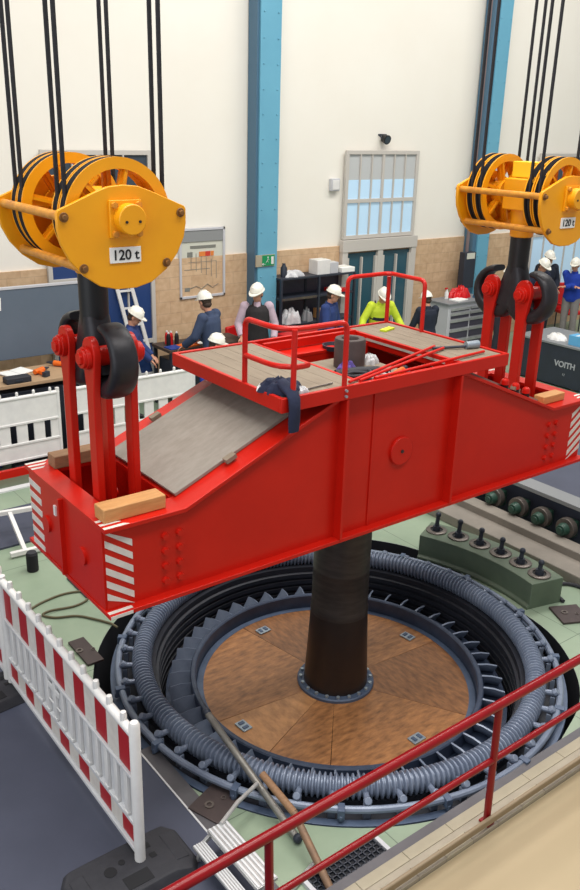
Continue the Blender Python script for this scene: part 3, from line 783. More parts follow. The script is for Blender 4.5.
for k,(a,c,lab) in enumerate(bars):
    zz = (PZ+.018,PZ+.018,PZ+.018)[k]
    tag(MB().tube([(a[0],a[1],zz),(c[0],c[1],zz)],.011,10).build('loose_tube','redrail'),lab,'tube','loose red tubes on the platform')
t = thing('torch_wrench',(.93,-.35,PZ),'silver headed wrench lying on the right platform boards','wrench',rotz=-.2)
b = MB(); b.tube([(-.02,0,.03),(.1,0,.03)],[.03,.034],14); b.build('head','bright_steel',t); b = MB(); b.tube([(-.02,0,.02),(-.3,.06,.014)],.012,10); b.build('handle','dark',t)
tag(MB().box((0,0,.008),(.16,.06,.016)).build('paper_tag','hivis',loc=(.82,.48,PZ+.0),rot=(0,0,.3)),'small yellow strip lying on the far right platform boards','strip')
t = thing('grease_pot',(.18,.44,PZ+.012-.09),'open dark tray on the far rim beside the steel sleeve','tray')
b = MB(); b.lathe([(0,0),(.09,0),(.1,.04),(.09,.04),(.08,.01),(0,.01)],24,closed=False); b.build('tray_body','dark',t)

# ------------------------------------------------------------------ barriers
def barrier(ys, x, label, group, striped=True, L=2.27):
    """fence panel along +y from y=0, thin in x"""
    t = thing('safety_barrier',(x,ys,0),label,'barrier',group)
    b = MB(); b.tube([(0,0,.02),(0,0,1.11),(0,0,1.13)],[.034,.034,.024],14); b.build('post','white',t)
    b = MB(); b.tube([(0,L-.06,.1),(0,L-.06,1.08)],[.03,.03],12); b.build('post','white',t)
    b = MB(); b.tube([(0,.02,1.035),(0,L-.06,1.035)],.03,12); b.build('top_rail','white',t)
    n = 11
    for k in range(n):
        y = .14+k*(L-.2)/n
        b = MB(); b.tube([(0,y,1.05),(0,y,1.09),(0,y,1.115),(0,y,1.12)],[.02,.022,.018,.006],10); b.build('knob','white',t)
    b = MB()
    b.box((.008,L/2,.86),(.014,L-.1,.34)); b.box((0,L/2,.695),(.04,L-.06,.022)); b.box((0,L/2,.335),(.035,L-.06,.028)); b.box((0,L/2,.135),(.045,L-.06,.03)); b.box((.008,L/2,.24),(.014,L-.1,.2)); b.box((.012,L/2,.515),(.008,L-.1,.35))
    b.build('panel','white_dirty',t,bevel=.003)
    b = MB(); m = 15
    for k in range(m):
        y = .1+k*(L-.2)/m; b.box((-.004,y+.03,.515),(.026,.045,.33)); b.box((-.012,y+.03,.365),(.02,.05,.03))
    b.box((-.006,L*.56,.60),(.012,.24,.05)); b.box((-.006,L*.56,.47),(.012,.24,.012))
    b.build('slats','white',t,bevel=.006)
    if striped:
        b = MB(); w = (L-.12)/13
        for k in range(13):
            b.mi = 0 if k % 2 == 0 else 1
            b.box((-.001,.05+w*(k+.5),.86),(.008,w-.002,.29))
        b.build('reflective_band',['stripe_red','stripe_white'],t); b = MB()
        for k in range(13):
            b.mi = 0 if k % 2 == 0 else 1
            b.box((-.001,.05+w*(k+.5),.24),(.008,w-.002,.15))
        b.build('reflective_band',['stripe_red','stripe_white'],t)
    return t
barrier(-1.06,-2.52,'red and white striped safety barrier on the dark floor at the near left','safety barriers')
barrier(1.24,-2.52,'striped safety barrier at the left picture edge beyond the nearest one','safety barriers')
def foot(loc, rz, label):
    t = thing('barrier_foot',loc,label,'barrier foot','rubber barrier feet',rz)
    b = MB(); o8 = [(-.41,-.14),(-.35,-.23),(.35,-.23),(.41,-.14),(.41,.14),(.35,.23),(-.35,.23),(-.41,.14)]
    lo = [(x,y,.0) for x,y in o8]; hi = [(x*.94,y*.9,.045) for x,y in o8]; hh = [(x*.6,y*.8,.075) for x,y in o8]
    b.loft([lo,hi,hh]); b.build('rubber_base','rubber',t,bevel=.008)
    for q in ('r','c','d','e','f'):
        b = MB(); z = .076
        if q == 'r': b.box((.0,-.11,z),(.17,.1,.004))
        if q == 'c': b.cyl((-.12,.03,z-.002),(-.12,.03,z+.002),.04,n=18)
        if q == 'd': b.cyl((-.03,.06,z-.002),(-.03,.06,z+.002),.022,n=14)
        if q == 'e': b.box((.16,.0,z),(.04,.04,.004))
        if q == 'f': b.box((.16,.09,z),(.04,.04,.004))
        b.build('socket','rubber_deep',t)  # flat inlays; the shade of the sockets is put into their colour
    for s in (-1,1): MB().box((s*.31,0,.06),(.09,.24,.012),Euler((0,s*.2,0))).build('grip_recess','rubber',t,bevel=.004)
foot((-2.6,-1.08,.008),0,'black rubber barrier foot under the near post of the striped barrier')
foot((-2.72,1.15,.008),.1,'black rubber barrier foot at the left picture edge by the striped barrier')
# row of plain white barriers in the background (run along x)
def back_barrier(x0, label):
    y = 5.72; L = 2.1
    t = thing('white_barrier',(x0,y,0),label,'barrier','plain white barriers at the back')
    for xx in (.05,L-.05): MB().tube([(xx,0,.02),(xx,0,1.06)],.028,12).build('post','white',t)
    b = MB(); b.tube([(.03,0,1.0),(L-.03,0,1.0)],.028,12); b.build('top_rail','white',t)
    for k in range(9): MB().tube([(.15+k*.225,0,1.02),(.15+k*.225,0,1.07),(.15+k*.225,0,1.085)],[.02,.02,.008],8).build('knob','white',t)
    b = MB(); b.box((L/2,0,.82),(L-.1,.03,.34)); b.box((L/2,0,.25),(L-.1,.03,.24)); b.box((L/2,-.012,.65),(L-.08,.03,.03)); b.box((L/2,-.012,.37),(L-.08,.03,.03)); b.box((L/2,-.012,.14),(L-.08,.03,.03))
    for k in range(9):
        b.box((.12+k*.235,0,.51),(.15,.026,.3))
    b.build('panel','white',t,bevel=.004)
    for xx in (.36,L-.36): MB().box((xx,0,.03),(.68,.34,.06)).build('foot','rubber',t,bevel=.01)
for x0, lab in ((-2.18,'plain white barrier panel at the left edge of the picture'),(-.06,'plain white barrier panel behind the left hook straps')):
    back_barrier(x0, lab)
t = thing('kick_board',(-.9,5.52,0),'long red board lying along the foot of the white barriers','board')
MB().box((0,0,.06),(5.6,.05,.12)).build('board_plank','red',t,bevel=.004); MB().box((0,-.04,.005),(5.6,.12,.01)).build('board_foot','red',t)

# ------------------------------------------------------------------ front railing
t = thing('pit_railing',(0,-2.155,0),'glossy dark red tube railing along the near side of the pit','railing')
zz = 1.04
b = MB(); b.tube([(-4.6,0,zz),(3.6,0,zz+.05)],.03,16); b.build('top_rail','darkred',t)
b = MB(); b.tube([(-4.6,0,zz-.43),(3.6,0,zz-.39)],.021,14); b.build('mid_rail','darkred',t)
for k, x in enumerate((-2.29,-.50,2.6)):
    b = MB(); b.tube([(x-.015,0,.1),(x-.045,0,zz+.02)],.024,12); p = b.build('post','darkred',t)
    MB().box((x-.015,0,.108),(.07,.08,.016)).build('foot_plate','darkred',p,bevel=.004)
b = MB(); b.box((2.4,-.04,.16),(8.8,.026,.055)); b.build('toe_board','beige_bar',t,bevel=.008)

# ------------------------------------------------------------------ things on the floor
t = thing('step_ladder',(-2.1,-1.5,0),'low aluminium step stool with ribbed treads at the near pit edge','step ladder')
for y in (-.27,.27):
    b = MB(); b.bar((-.1,y,.01),(-.06,y,.13),.03,.022,up=(0,1,0)); b.bar((-.08,y,.12),(.05,y,.2),.03,.022,up=(0,1,0)); b.bar((.1,y,.01),(.07,y,.2),.03,.022,up=(0,1,0)); b.build('side_frame','alu',t,bevel=.003)
for (x,z,w) in ((-.09,.135,.085),(.05,.205,.15)):
    tr = MB().box((x,0,z),(w,.56,.022)).build('tread','alu',t,bevel=.003)
    b = MB()
    for k in range(5): b.box((x-w*.4+w*.2*k,0,z+.013),(w*.09,.55,.007))
    b.build('grip_ribs','white_dirty',tr)
tag(MB().tube([(-2.03,-1.24,.225),(-1.84,-1.14,.215),(-1.62,-1.06,.2)],.015,10).build('support_strut','alu'),'short aluminium strut leaning from the step stool to the ring','strut')
tag(MB().tube([(-1.92,-1.78,.02),(-1.62,-1.69,.02)],.018,10).build('support_strut','alu'),'short aluminium tube lying on the green floor beside the grating','strut')
t = thing('scaffold_tube',(0,0,0),'long silver scaffold tube lying across the stator winding','tube','scaffold tubes on the ring')
b = MB(); b.tube([(-1.589,-.366,.33),(-1.583,-1.466,.03)],.026,12); b.build('tube','scaf',t)
for c in ((-1.589,-.36,.332),(-1.583,-1.475,.034)): MB().ball(c,.034,12).build('end_cap','dark',t)
t = thing('scaffold_tube',(0,0,0),'long rusty brown tube lying beside the silver scaffold tube','tube','scaffold tubes on the ring')
b = MB(); b.tube([(-1.598,-1.084,.29),(-1.575,-1.416,.2)],.026,12); b.build('bright_end','timber_dark',t)
b = MB(); b.tube([(-1.575,-1.416,.2),(-1.659,-1.898,.03)],.026,12); b.build('tube','rust',t)
t = thing('floor_grating',(-1.45,-1.86,.0),'white framed dark mesh grating on the green floor by the railing','grating')
b = MB()
for y in (-.12,.12): b.box((0,y,.015),(.62,.03,.03))
for x in (-.3,.3): b.box((x,0,.015),(.03,.24,.03))
b.build('frame','lightgrey',t)
b = MB()
for k in range(14): b.box((-.27+k*.042,0,.012),(.008,.22,.016))
for k in range(6): b.box((0,-.1+k*.04,.012),(.58,.008,.016))
b.build('mesh_bars','dark',t); MB().box((0,0,.003),(.58,.22,.005)).build('grating_bed','pit',t)
def bplate(loc, rz, d, label):
    t = thing('steel_plate',loc,label,'steel plate','brown steel plates by the pit',rz)
    MB().box((0,0,.012),(d[0],d[1],.024)).build('plate','brownplate',t,bevel=.004)
    b = MB(); b.lathe([(.018,.024),(.034,.024),(.034,.032),(.018,.032)],16,(-.05,.02,0)); b.lathe([(.012,.024),(.02,.024),(.02,.03),(.012,.03)],12,(.06,-.02,0)); b.build('bush','steel',t)
bplate((-1.84,-.88,.0),.35,(.30,.26),'brown steel plate on the green floor near the step stool')
bplate((-1.80,1.32,0),.0,(.15,.42),'brown steel plate on the green floor behind the striped barrier')
bplate((2.32,-.80,0),-.45,(.3,.3),'brown steel plate on the floor below the green segment block')
t = thing('floor_hatch',(-1.33,2.40,0),'dark steel plate lying on the green floor under the left beam end','plate')
MB().box((0,0,.01),(.16,.46,.02)).build('plate','dark',t,bevel=.003); MB().box((0,.15,.022),(.09,.02,.01)).build('grip','steel',t)
p = [(-2.3,1.95),(-1.95,2.25),(-1.7,2.34),(-1.5,2.34),(-1.36,2.26),(-1.42,2.12),(-1.58,2.08),(-1.78,2.13),(-1.88,2.1),(-1.8,1.99),(-1.62,1.9),(-1.5,1.74),(-1.42,1.6),(-1.40,1.5)]
def smooth_path(p, n=6):
    P = [Vector(q) for q in p]; out = []
    for i in range(len(P)-1):
        a = P[max(i-1,0)]; b_, c = P[i], P[i+1]; d = P[min(i+2,len(P)-1)]
        for k in range(n):
            t = k/n; out.append(.5*((2*b_)+(c-a)*t+(2*a-5*b_+4*c-d)*t*t+(3*b_-a-3*c+d)*t**3))
    return out+[P[-1]]
tag(MB().tube(smooth_path([(x,y,.014) for x,y in p]),.011,8).build('floor_cable','cable'),'thin olive cable looping over the green floor under the left beam end','cable')
p = [(2.46,-.62),(2.56,-.42),(2.72,-.38),(2.84,-.5),(2.86,-.8),(2.8,-1.2)]
tag(MB().tube(smooth_path([(x,y,.02) for x,y in p]),.02,8).build('floor_hose','rubber'),'black hose lying on the floor behind the green segment block','hose')
t = thing('trestle',(-1.42,3.62,0),'white metal H shaped trestle on the floor at the far left','trestle')
b = MB(); b.bar((-.28,.3,.3),(.28,.2,.3),.05,.05); b.bar((-.3,-.25,.05),(.3,-.3,.05),.05,.05); b.bar((-.1,.27,.3),(-.14,-.26,.05),.045,.045); b.bar((.22,.2,.3),(.2,-.3,.05),.045,.045); b.bar((-.27,.29,.3),(-.27,.29,0),.04,.04); b.bar((.27,.2,.3),(.27,.2,0),.04,.04)
b.bar((-.27,-.25,.05),(-.27,-.25,0),.04,.04); b.bar((.27,-.3,.05),(.27,-.3,0),.04,.04); b.build('trestle_frame','white',t,bevel=.003)
t = thing('rubber_buffer',(-1.62,3.0,0),'small black cylinder on the floor under the left beam end','buffer')
MB().cyl((0,0,0),(0,0,.2),.06,n=20).build('buffer_body','rubber_deep',t,bevel=.01); MB().cyl((0,0,.2),(0,0,.215),.05,n=20).build('buffer_cap','rubber',t)

# ------------------------------------------------------------------ background furniture
def legs4(x0,x1,y0,y1,z,w=.05):
    b = MB()
    for x in (x0,x1):
        for y in (y0,y1): b.box((x,y,z/2),(w,w,z))
    return b
t = thing('partition_panel',(-1.2,6.95,0),'long slate grey partition panel standing in front of the left wall','partition')
MB().box((0,0,1.69),(4.05,.05,1.0)).build('panel_board','panel',t,bevel=.006)
b = MB()
for x in (-1.9,-.6,.7,1.9): b.box((x,0,.65),(.05,.06,1.3)); b.box((x,0,.02),(.06,.5,.04))
b.build('stand','lightgrey',t); MB().box((0,0,2.2),(4.05,.07,.03)).build('top_strip','lightgrey',t)
tag(MB().box((0,0,0),(.26,.006,.18)).build('paper_sheet','paper',loc=(-.50,6.92,2.0),rot=(0,.06,0)),'white paper sheet taped to the slate partition panel','paper')
t = thing('workbench',(-.55,6.3,0),'low wooden topped workbench with dark boxes behind the left barriers','workbench')
MB().box((0,0,1.10),(2.6,.75,.05)).build('bench_top','benchwood',t,bevel=.005); legs4(-1.2,1.2,-.32,.32,1.075,.06).build('legs','dark',t)
b = MB(); b.box((.2,0,.52),(2.0,.6,.95)); b.build('drawer_box','dark',t,bevel=.01)
b = MB()
for k in range(3): b.box((-.45+k*.65,-.305,.6),(.2,.02,.03))
b.build('drawer_grip','steel',t)
def drill(loc, rz, m, label):
    t = thing('cordless_drill',loc,label,'power tool','tools on the left workbench',rz)
    b = MB(); b.tube([(-.1,0,.045),(.08,0,.045)],[.035,.04],12); b.bar((-.03,0,.045),(-.06,-.14,.035),.045,.05); b.build('tool_body',m,t,bevel=.004)
    b = MB(); b.tube([(.08,0,.045),(.14,0,.045),(.2,0,.045)],[.03,.022,.008],10); b.build('chuck','dark',t); MB().box((-.07,-.17,.035),(.09,.06,.07)).build('battery','dark',t)
drill((-.15,6.25,1.125),.5,'orange','orange power tool lying on the left workbench'); drill((.22,6.45,1.125),2.2,'orange','second orange power tool farther along the left workbench, by the hook')
drill((.5,6.2,1.125),-.6,'teal','small teal power tool at the hook end of the left workbench')
t = thing('manual',(-.42,6.42,1.125),'white open papers lying on the left workbench','papers'); b = MB(); b.box((-.1,0,.012),(.2,.28,.012),Euler((0,.06,.3))); b.box((.1,.06,.012),(.2,.28,.012),Euler((0,-.06,.3))); b.build('pages','paper',t)
t = thing('equipment_case',(-.55,6.02,1.125),'long black case at the left end of the workbench','case')
MB().box((0,0,.04),(.34,.16,.08)).build('case_body','rubber',t,bevel=.01); MB().box((0,-.085,.04),(.1,.02,.02)).build('case_handle','dark',t)
b = MB(); b.ball((0,0,.4),(.28,.2,.4),16); b.ball((.1,.05,.78),(.16,.14,.14),12); b.ball((-.12,.05,.7),(.14,.14,.14),12); o = b.build('blue_sack','blue_plastic',remesh=.03,smooth=3); o.location = (-1.0,5.88,0); o.scale = (.9,.6,1); tag(o,'blue plastic sack standing by the left workbench','sack')
# aluminium ladder leaning on the wall beside the left door
t = thing('ladder',(2.12,7.48,0),'white aluminium ladder leaning near the left door','ladder')
for q in (-.15,.15):
    b = MB(); b.bar((q+.16,0,0),(q*.8-.42,.13,2.6),.03,.06,up=(1,0,0)); b.build('rail','white',t)
for k in range(9):
    f = (k+.7)/9.3; c = V(.16,0,0).lerp(V(-.42,.13,2.6),f); w = .15-.03*f
    MB().bar(c-V(w,0,0),c+V(w,0,0),.03,.03).build('rung','white',t)
t = thing('work_table',(2.95,7.08,0),'tall dark brown topped work table against the sandstone wall','table')
MB().box((0,0,.99),(1.5,.6,.05)).build('table_top','timber_end',t,bevel=.005); legs4(-.7,.7,-.26,.26,.965,.05).build('legs','dark',t)
MB().box((0,.03,.5),(1.3,.42,.6)).build('lower_shelf_box','dark',t,bevel=.01)
for k,(dx,dy,m) in enumerate(((-.5,.1,'ink'),(-.42,.16,'red_plastic'),(-.36,.08,'ink'),(-.46,.22,'red_plastic'))):
    t = thing('bottle',(2.85+dx,6.98+dy,1.015),['dark bottle with white cap, leftmost on the brown table','red bottle with white cap, nearest the wall side of the table front','dark bottle with white cap, rightmost on the brown table','red bottle with white cap, rearmost on the brown table'][k],'bottle','bottles on the work table')
    MB().lathe([(0,0),(.035,0),(.036,.14),(.028,.18),(.014,.2),(0,.2)],16,closed=False).build('bottle_body',m,t); MB().cyl((0,0,.2),(0,0,.225),.016,n=12).build('cap','white',t)
b = MB(); b.box((0,0,.012),(.34,.22,.024)); o = b.build('folder','orange',loc=(2.62,6.93,1.015),rot=(0,0,.2),bevel=.003); tag(o,'orange folder lying on the brown work table','folder')
b = MB(); b.box((0,0,.01),(.3,.21,.02)); o = b.build('folder','blue_plastic',loc=(2.38,6.92,1.015),rot=(0,0,.1),bevel=.003); tag(o,'dark blue folder at the left front corner of the brown table','folder')
b = MB(); b.box((0,0,.004),(.5,.34,.006)); b.box((.05,.02,.009),(.3,.21,.004),Euler((0,0,.3))); o = b.build('papers','paper',loc=(3.05,7.1,1.015),rot=(0,0,.1)); tag(o,'white drawings spread on the brown work table','papers')
def chair(loc, rz, label):
    t = thing('red_chair',loc,label,'chair','red seats along the back',rz)
    MB().box((0,0,.44),(.5,.48,.08)).build('seat','red_plastic',t,bevel=.02); MB().box((0,.24,.78),(.5,.07,.62)).build('backrest','red_plastic',t,bevel=.02)
    for s in (-1,1): MB().box((s*.25,0,.62),(.06,.46,.05)).build('armrest','red_plastic',t,bevel=.012); 
    for sx in (-.2,.2):
        for sy in (-.2,.2): MB().cyl((sx,sy,0),(sx,sy,.42),.016,n=8).build('leg','dark',t)
    for sx in (-.25,.25): MB().cyl((sx,.2,.4),(sx,.2,.62),.014,n=8).build('arm_post','dark',t)
chair((4.02,7.3,0),.3,'red armchair between the table and the man in the vest'); chair((13.2,7.1,0),-.4,'red chair at the right picture edge behind the blue sweater man')
t = thing('storage_rack',(5.6,7.45,0),'dark steel storage rack below the sandstone ledge','shelf')
b = MB()
for z in (.06,.55,1.02,1.5,1.86): b.box((0,0,z),(1.75,.42,.035))
b.build('shelves','dark',t,bevel=.004)
b = MB()
for x in (-.86,0,.86):
    for y in (-.2,.2): b.box((x,y,.93),(.04,.04,1.86))
b.build('uprights','dark',t); MB().box((0,.205,.95),(1.72,.01,1.85)).build('rear_sheet','drawer',t); 
MB().box((-.45,-.215,1.5),(.8,.012,.04)).build('edge_strip','steel',t)
def bagobj(loc, s, m, label, cat='bag', grp='bundles on the storage rack'):
    heap('bundle' if cat == 'bag' else 'folded_'+cat,m,loc,s[0]*.46,s[1]*.44,s[2]*1.15,int(loc[0]*37)%97,label,cat,grp)
bagobj((5.1,7.42,1.878),(.5,.3,.1),'bag','flat white bundle on top of the storage rack')
bagobj((5.05,7.36,1.04),(.5,.3,.26),'bag','large crumpled white sack on the middle shelf of the rack')
bagobj((5.43,7.36,1.04),(.2,.26,.22),'grey','grey bundle on the middle shelf right of the white sack')
for k,(x,z,d,m,lab) in enumerate(((4.9,1.878,(.1,.1,.24),'dark','dark canister at the left end on top of the rack'),(5.72,1.878,(.3,.26,.26),'white','large white box on top of the rack'),(5.98,1.878,(.2,.24,.2),'lightgrey','pale box right of the large white box on the rack'),(6.3,1.878,(.32,.3,.09),'paper','flat white carton at the right end of the rack top'),(5.82,1.04,(.24,.24,.18),'timber','brown carton on the middle shelf of the rack'),(6.15,1.52,(.36,.3,.06),'red_plastic','flat red tray on the upper shelf of the rack'))):
    t = thing('carton' if k else 'canister',(x,7.4,z),lab,'box' if k else 'canister','boxes on the storage rack')
    if k == 0: MB().lathe([(0,0),(.06,0),(.06,.16),(.03,.21),(.03,.24),(0,.24)],20,closed=False).build('canister_body',m,t)
    else:
        MB().box((0,0,d[2]/2),d).build('carton_body',m,t,bevel=.006); MB().box((0,0,d[2]+.002),(d[0]*.96,.05,.004)).build('tape','poster',t)
t = thing('red_trolley',(5.1,6.85,0),'red steel box trolley in front of the storage rack','trolley')
MB().box((0,0,.6),(1.2,.4,.75)).build('trolley_box','red_plastic',t,bevel=.02); b = MB()
for x in (-.5,.5):
    for y in (-.15,.15): b.cyl((x,y-.02,.08),(x,y+.02,.08),.08,n=16)
b.build('castors','rubber',t); MB().bar((-.6,-.1,.9),(-.72,-.1,.98),.03,.03).build('push_handle','steel',t); b = MB(); b.box((0,0,.2),(1.1,.36,.09)); b.build('chassis','dark',t)
t = thing('drawer_cabinet',(9.15,6.95,0),'grey tool cabinet with two columns of dark drawers','cabinet')
MB().box((0,0,.6),(1.28,.55,1.06)).build('cabinet_body','lightgrey',t,bevel=.008); MB().box((-.03,0,1.145),(1.3,.62,.04)).build('worktop','grey',t,bevel=.005)
for cx in (-.29,.29):
    z = .14
    for hgt in (.26,.22,.2,.14,.1):
        d = MB().box((cx,-.28,z+hgt/2),(.53,.02,hgt-.045)).build('drawer','drawer',t,bevel=.003); MB().box((cx,-.295,z+hgt-.028),(.55,.02,.05)).build('drawer_pull','alu',d); z += hgt
b = MB()
for x in (-.5,.5): b.box((x,0,.035),(.1,.5,.07))
b.build('plinth','dark',t)
bagobj((9.22,7.06,1.165),(.5,.36,.22),'red_plastic','bright red folded cover on the grey drawer cabinet','cover','things on the drawer cabinet')
bagobj((9.6,6.8,1.165),(.36,.3,.12),'teal','teal folded cloth on the grey drawer cabinet','cloth','things on the drawer cabinet')
b = MB(); b.box((0,0,.01),(.34,.24,.02)); o = b.build('paper_pad','paper',loc=(8.98,6.85,1.165),rot=(0,0,.15)); tag(o,'white paper pad on the grey drawer cabinet','paper')
t = thing('spray_bottle',(8.86,7.08,1.165),'small white bottle on the drawer cabinet beside the red cover','bottle'); MB().lathe([(0,0),(.04,0),(.04,.13),(.015,.17),(.015,.2),(0,.2)],16,closed=False).build('bottle_body','white',t); MB().box((-.02,0,.21),(.07,.025,.03)).build('spray_head','red_plastic',t)
t = thing('crate_table',(9.45,3.9,0),'dark grey crate with pale maker lettering, right of the beam','crate')
MB().box((0,0,.40),(1.1,2.6,.74)).build('crate_body','dark',t,bevel=.01); MB().box((.0,0,.79),(1.14,2.66,.04)).build('crate_lid','grey',t,bevel=.005)
b = MB()
for y in (-1,0,1): b.box((0,y,.015),(1.0,.1,.03))
b.build('runner','timber_dark',t)
text_mesh('lettering','VOITH',.15,'ltext',t,(-.5525,.2,.44),(PI/2,0,-PI/2),.002,.004)
text_mesh('lettering','12',.06,'ltext',t,(-.5525,.2,.26),(PI/2,0,-PI/2),.002)
bagobj((9.2,4.55,.81),(.34,.5,.1),'white','white crumpled cloth on the dark crate','cloth','things on the dark crate')
t = thing('carton',(9.1,4.0,.81),'pale cyan carton on the dark crate','box','things on the dark crate'); MB().box((0,0,.09),(.24,.3,.18)).build('carton_body','cyan',t,bevel=.005); MB().box((0,0,.182),(.2,.05,.004)).build('tape','white',t)
bagobj((9.42,4.0,.81),(.3,.4,.3),'purple','violet cloth bundle behind the cyan carton on the crate','cloth','things on the dark crate')
t = thing('tool_case',(9.5,3.4,.81),'grey box with orange edge at the right end of the crate','case'); MB().box((0,0,.16),(.4,.3,.3)).build('case_body','grey',t,bevel=.01); MB().box((0,0,.02),(.44,.34,.04)).build('case_base','orange',t)
t = thing('plastic_drum',(8.55,3.15,0),'pale blue plastic drum at the right picture edge','drum')
MB().lathe([(0,0),(.24,0),(.27,.05),(.28,.3),(.27,.55),(.2,.64),(.0,.64)],32,closed=False).build('drum_body','drum_blue',t); MB().cyl((.1,0,.63),(.1,0,.68),.04,n=16).build('drum_cap','blue_plastic',t)

# ------------------------------------------------------------------ people
def ik(a, c, l1, l2, pole):
    a, c = Vector(a), Vector(c); d = c-a; L = min(d.length, (l1+l2)*.995); u = d.normalized(); c = a+u*L
    x = (l1*l1-l2*l2+L*L)/(2*L); h = math.sqrt(max(0,l1*l1-x*x)); p = Vector(pole); p = (p-u*p.dot(u)).normalized()
    return a+u*x+p*h, c
def person(loc, face, label, height=1.75, lean=.06, hands=((.22,.2,1.0),(.22,-.2,1.0)), head=(.2,0.), jacket='navy', sleeve=None, trousers='darktrous', sit=False, vest=False, extra=None):
    """local frame: faces +x, left is +y; hands: (left, right) targets for 1.75 m"""
    k = (height-.03)/1.75
    t = thing('person',loc,label,'person','people in white helmets at the back',face)
    hz = .52 if sit else .95
    hip = V(0,0,hz)
    def T(x,y,z): # torso space: z above hip, tilted by lean
        c, s = math.cos(lean), math.sin(lean); return hip+V(x*c+z*s, y, -x*s+z*c)
    sh = {1:T(0,.185,.50), -1:T(0,-.185,.50)}
    arms = {}
    for s, h in ((1,hands[0]),(-1,hands[1])):
        el, wr = ik(sh[s], h, .29, .26, (-.5,s*.55,-.6)); arms[s] = (sh[s], el, wr)
    legs = {}
    for s in (1,-1):
        hj = hip+V(0,s*.09,-.02)
        if sit: kn, an = V(.42,s*.12,.50), V(.40,s*.12,.09)
        else: kn, an = V(.03,s*.105,.50), V(-.01,s*.11,.085)
        legs[s] = (hj,kn,an)
    nk = T(.0,0,.56); hd = T(.035,0,.70); yaw = head[1]; pit = head[0]+lean*.6
    HR = Matrix.Rotation(yaw,3,'Z') @ Matrix.Rotation(pit,3,'Y')
    def Hh(x,y,z): return hd+HR@V(x,y,z)
    def spine(b, e):
        secs = [(T(-.005,0,-.08),.10+e,.155+e),(T(0,0,.0),.112+e,.168+e),(T(.01,0,.14),.10+e,.148+e),(T(.012,0,.30),.115+e,.168+e),(T(.0,0,.43),.11+e,.185+e),(T(-.01,0,.51),.08+e,.15+e)]
        b.tube([p for p,_,_ in secs],[(c,a) for _,a,c in secs],18,ref=(0,1,0)) 
    def arm(b, s, e, to=1.):
        a, el, wr = arms[s]; wr2 = el.lerp(wr,to)
        b.ball(a,(.062+e,)*3,12); b.tube([a,a.lerp(el,.5),el],[.056+e,.05+e,.043+e],12); b.ball(el,(.044+e,)*3,12); b.tube([el,el.lerp(wr2,.4),wr2],[.043+e,.04+e,.03+e*1.2],12)
    def leg(b, s, e, to=1.):
        hj, kn, an = legs[s]; an2 = kn.lerp(an,to)
        b.ball(hj,(.09+e,)*3,12); b.tube([hj,hj.lerp(kn,.5),kn],[.088+e,.074+e,.056+e],14); b.ball(kn,(.057+e,)*3,12); b.tube([kn,kn.lerp(an2,.35),an2],[.055+e,.056+e,.038+e*1.4],12)
    b = MB(); spine(b,0)
    for s in (1,-1):
        arm(b,s,0); leg(b,s,0)
        hj,kn,an = legs[s]; b.tube([an,an+V(.05,0,-.045),an+V(.15,s*.015,-.062)],[.036,.036,.022],10)
        a, el, wr = arms[s]; d = (wr-el).normalized(); side = d.cross(V(0,0,1)); 
        side = side.normalized() if side.length > .05 else V(0,1,0)
        up = side.cross(d); pc = wr+d*.05; b.ball(wr,(.028,)*3,10)
        b.tube([wr,pc,wr+d*.095],[(.018,.030),(.016,.042),(.013,.040)],12,ref=up)
        for q in range(4):
            o_ = side*(-.03+.02*q); L = (.065,.078,.074,.058)[q]; f0 = wr+d*.085+o_
            b.tube([f0,f0+d*L*.5-up*.008,f0+d*L*.85-up*.03],[.0095,.009,.0075],8)
        f0 = wr+d*.03-side*.036*s; b.tube([f0,f0+d*.03-side*.022*s-up*.006,f0+d*.062-side*.024*s-up*.02],[.012,.011,.009],8)
    b.tube([T(-.01,0,.47),nk,hd+HR@V(-.02,0,-.06)],[.062,.054,.052],14)
    rot = HR
    def hb(c, r, n=14):
        c = Vector(c); bb = MB(); bb.ball((0,0,0), r, n); b._add([hd+HR@(c+Vector(v)) for v in bb.v], bb.f)
    hb((0,0,.03),(.097,.077,.10),18); hb((.03,0,-.045),(.066,.058,.07),14); hb((.062,0,-.075),(.03,.034,.026),10)
    b.tube([Hh(.085,0,.03),Hh(.11,0,-.005),Hh(.092,0,-.012)],[.01,.015,.012],8)
    for s in (1,-1): hb((-.005,s*.08,-.0),(.022,.012,.034),10)
    hb((.088,0,-.048),(.012,.026,.008),10); hb((.084,0,.03),(.012,.05,.012),10)
    b.build('body','skin',t,remesh=.0085,smooth=2).scale = (k,k,k)
    e = MB()
    for s in (1,-1): e.ball(Hh(.09,s*.03,.012),(.008,.011,.007),8)
    o = e.build('eyes','eye',t); o.scale = (k,k,k)
    # hair below the helmet line
    b = MB(); bb = MB(); bb.ball((-.022,0,.035),(.088,.084,.1),16)
    b._add([hd+HR@Vector(v) for v in bb.v], bb.f); bb = MB(); bb.ball((-.045,0,-.03),(.06,.07,.05),14); b._add([hd+HR@Vector(v) for v in bb.v], bb.f)
    o = b.build('hair','hair',t); o.scale = (k,k,k)
    # helmet
    def place(bb): 
        n_ = MB(); n_._add([hd+HR@Vector(v) for v in bb.v], bb.f); return n_
    bb = MB(); rings = []
    for i in range(9):
        a = PI/2*i/8; rings.append([(.125*math.cos(a)*math.cos(2*PI*j/24)-.004, .105*math.cos(a)*math.sin(2*PI*j/24), .062+.115*math.sin(a)) for j in range(24)] if i < 8 else [(.012*math.cos(2*PI*j/24)-.004,.012*math.sin(2*PI*j/24),.178) for j in range(24)])
    bb.loft(rings); hat = place(bb).build('hard_hat','helmet',t); hat.scale = (k,k,k)
    bb = MB(); rings = []
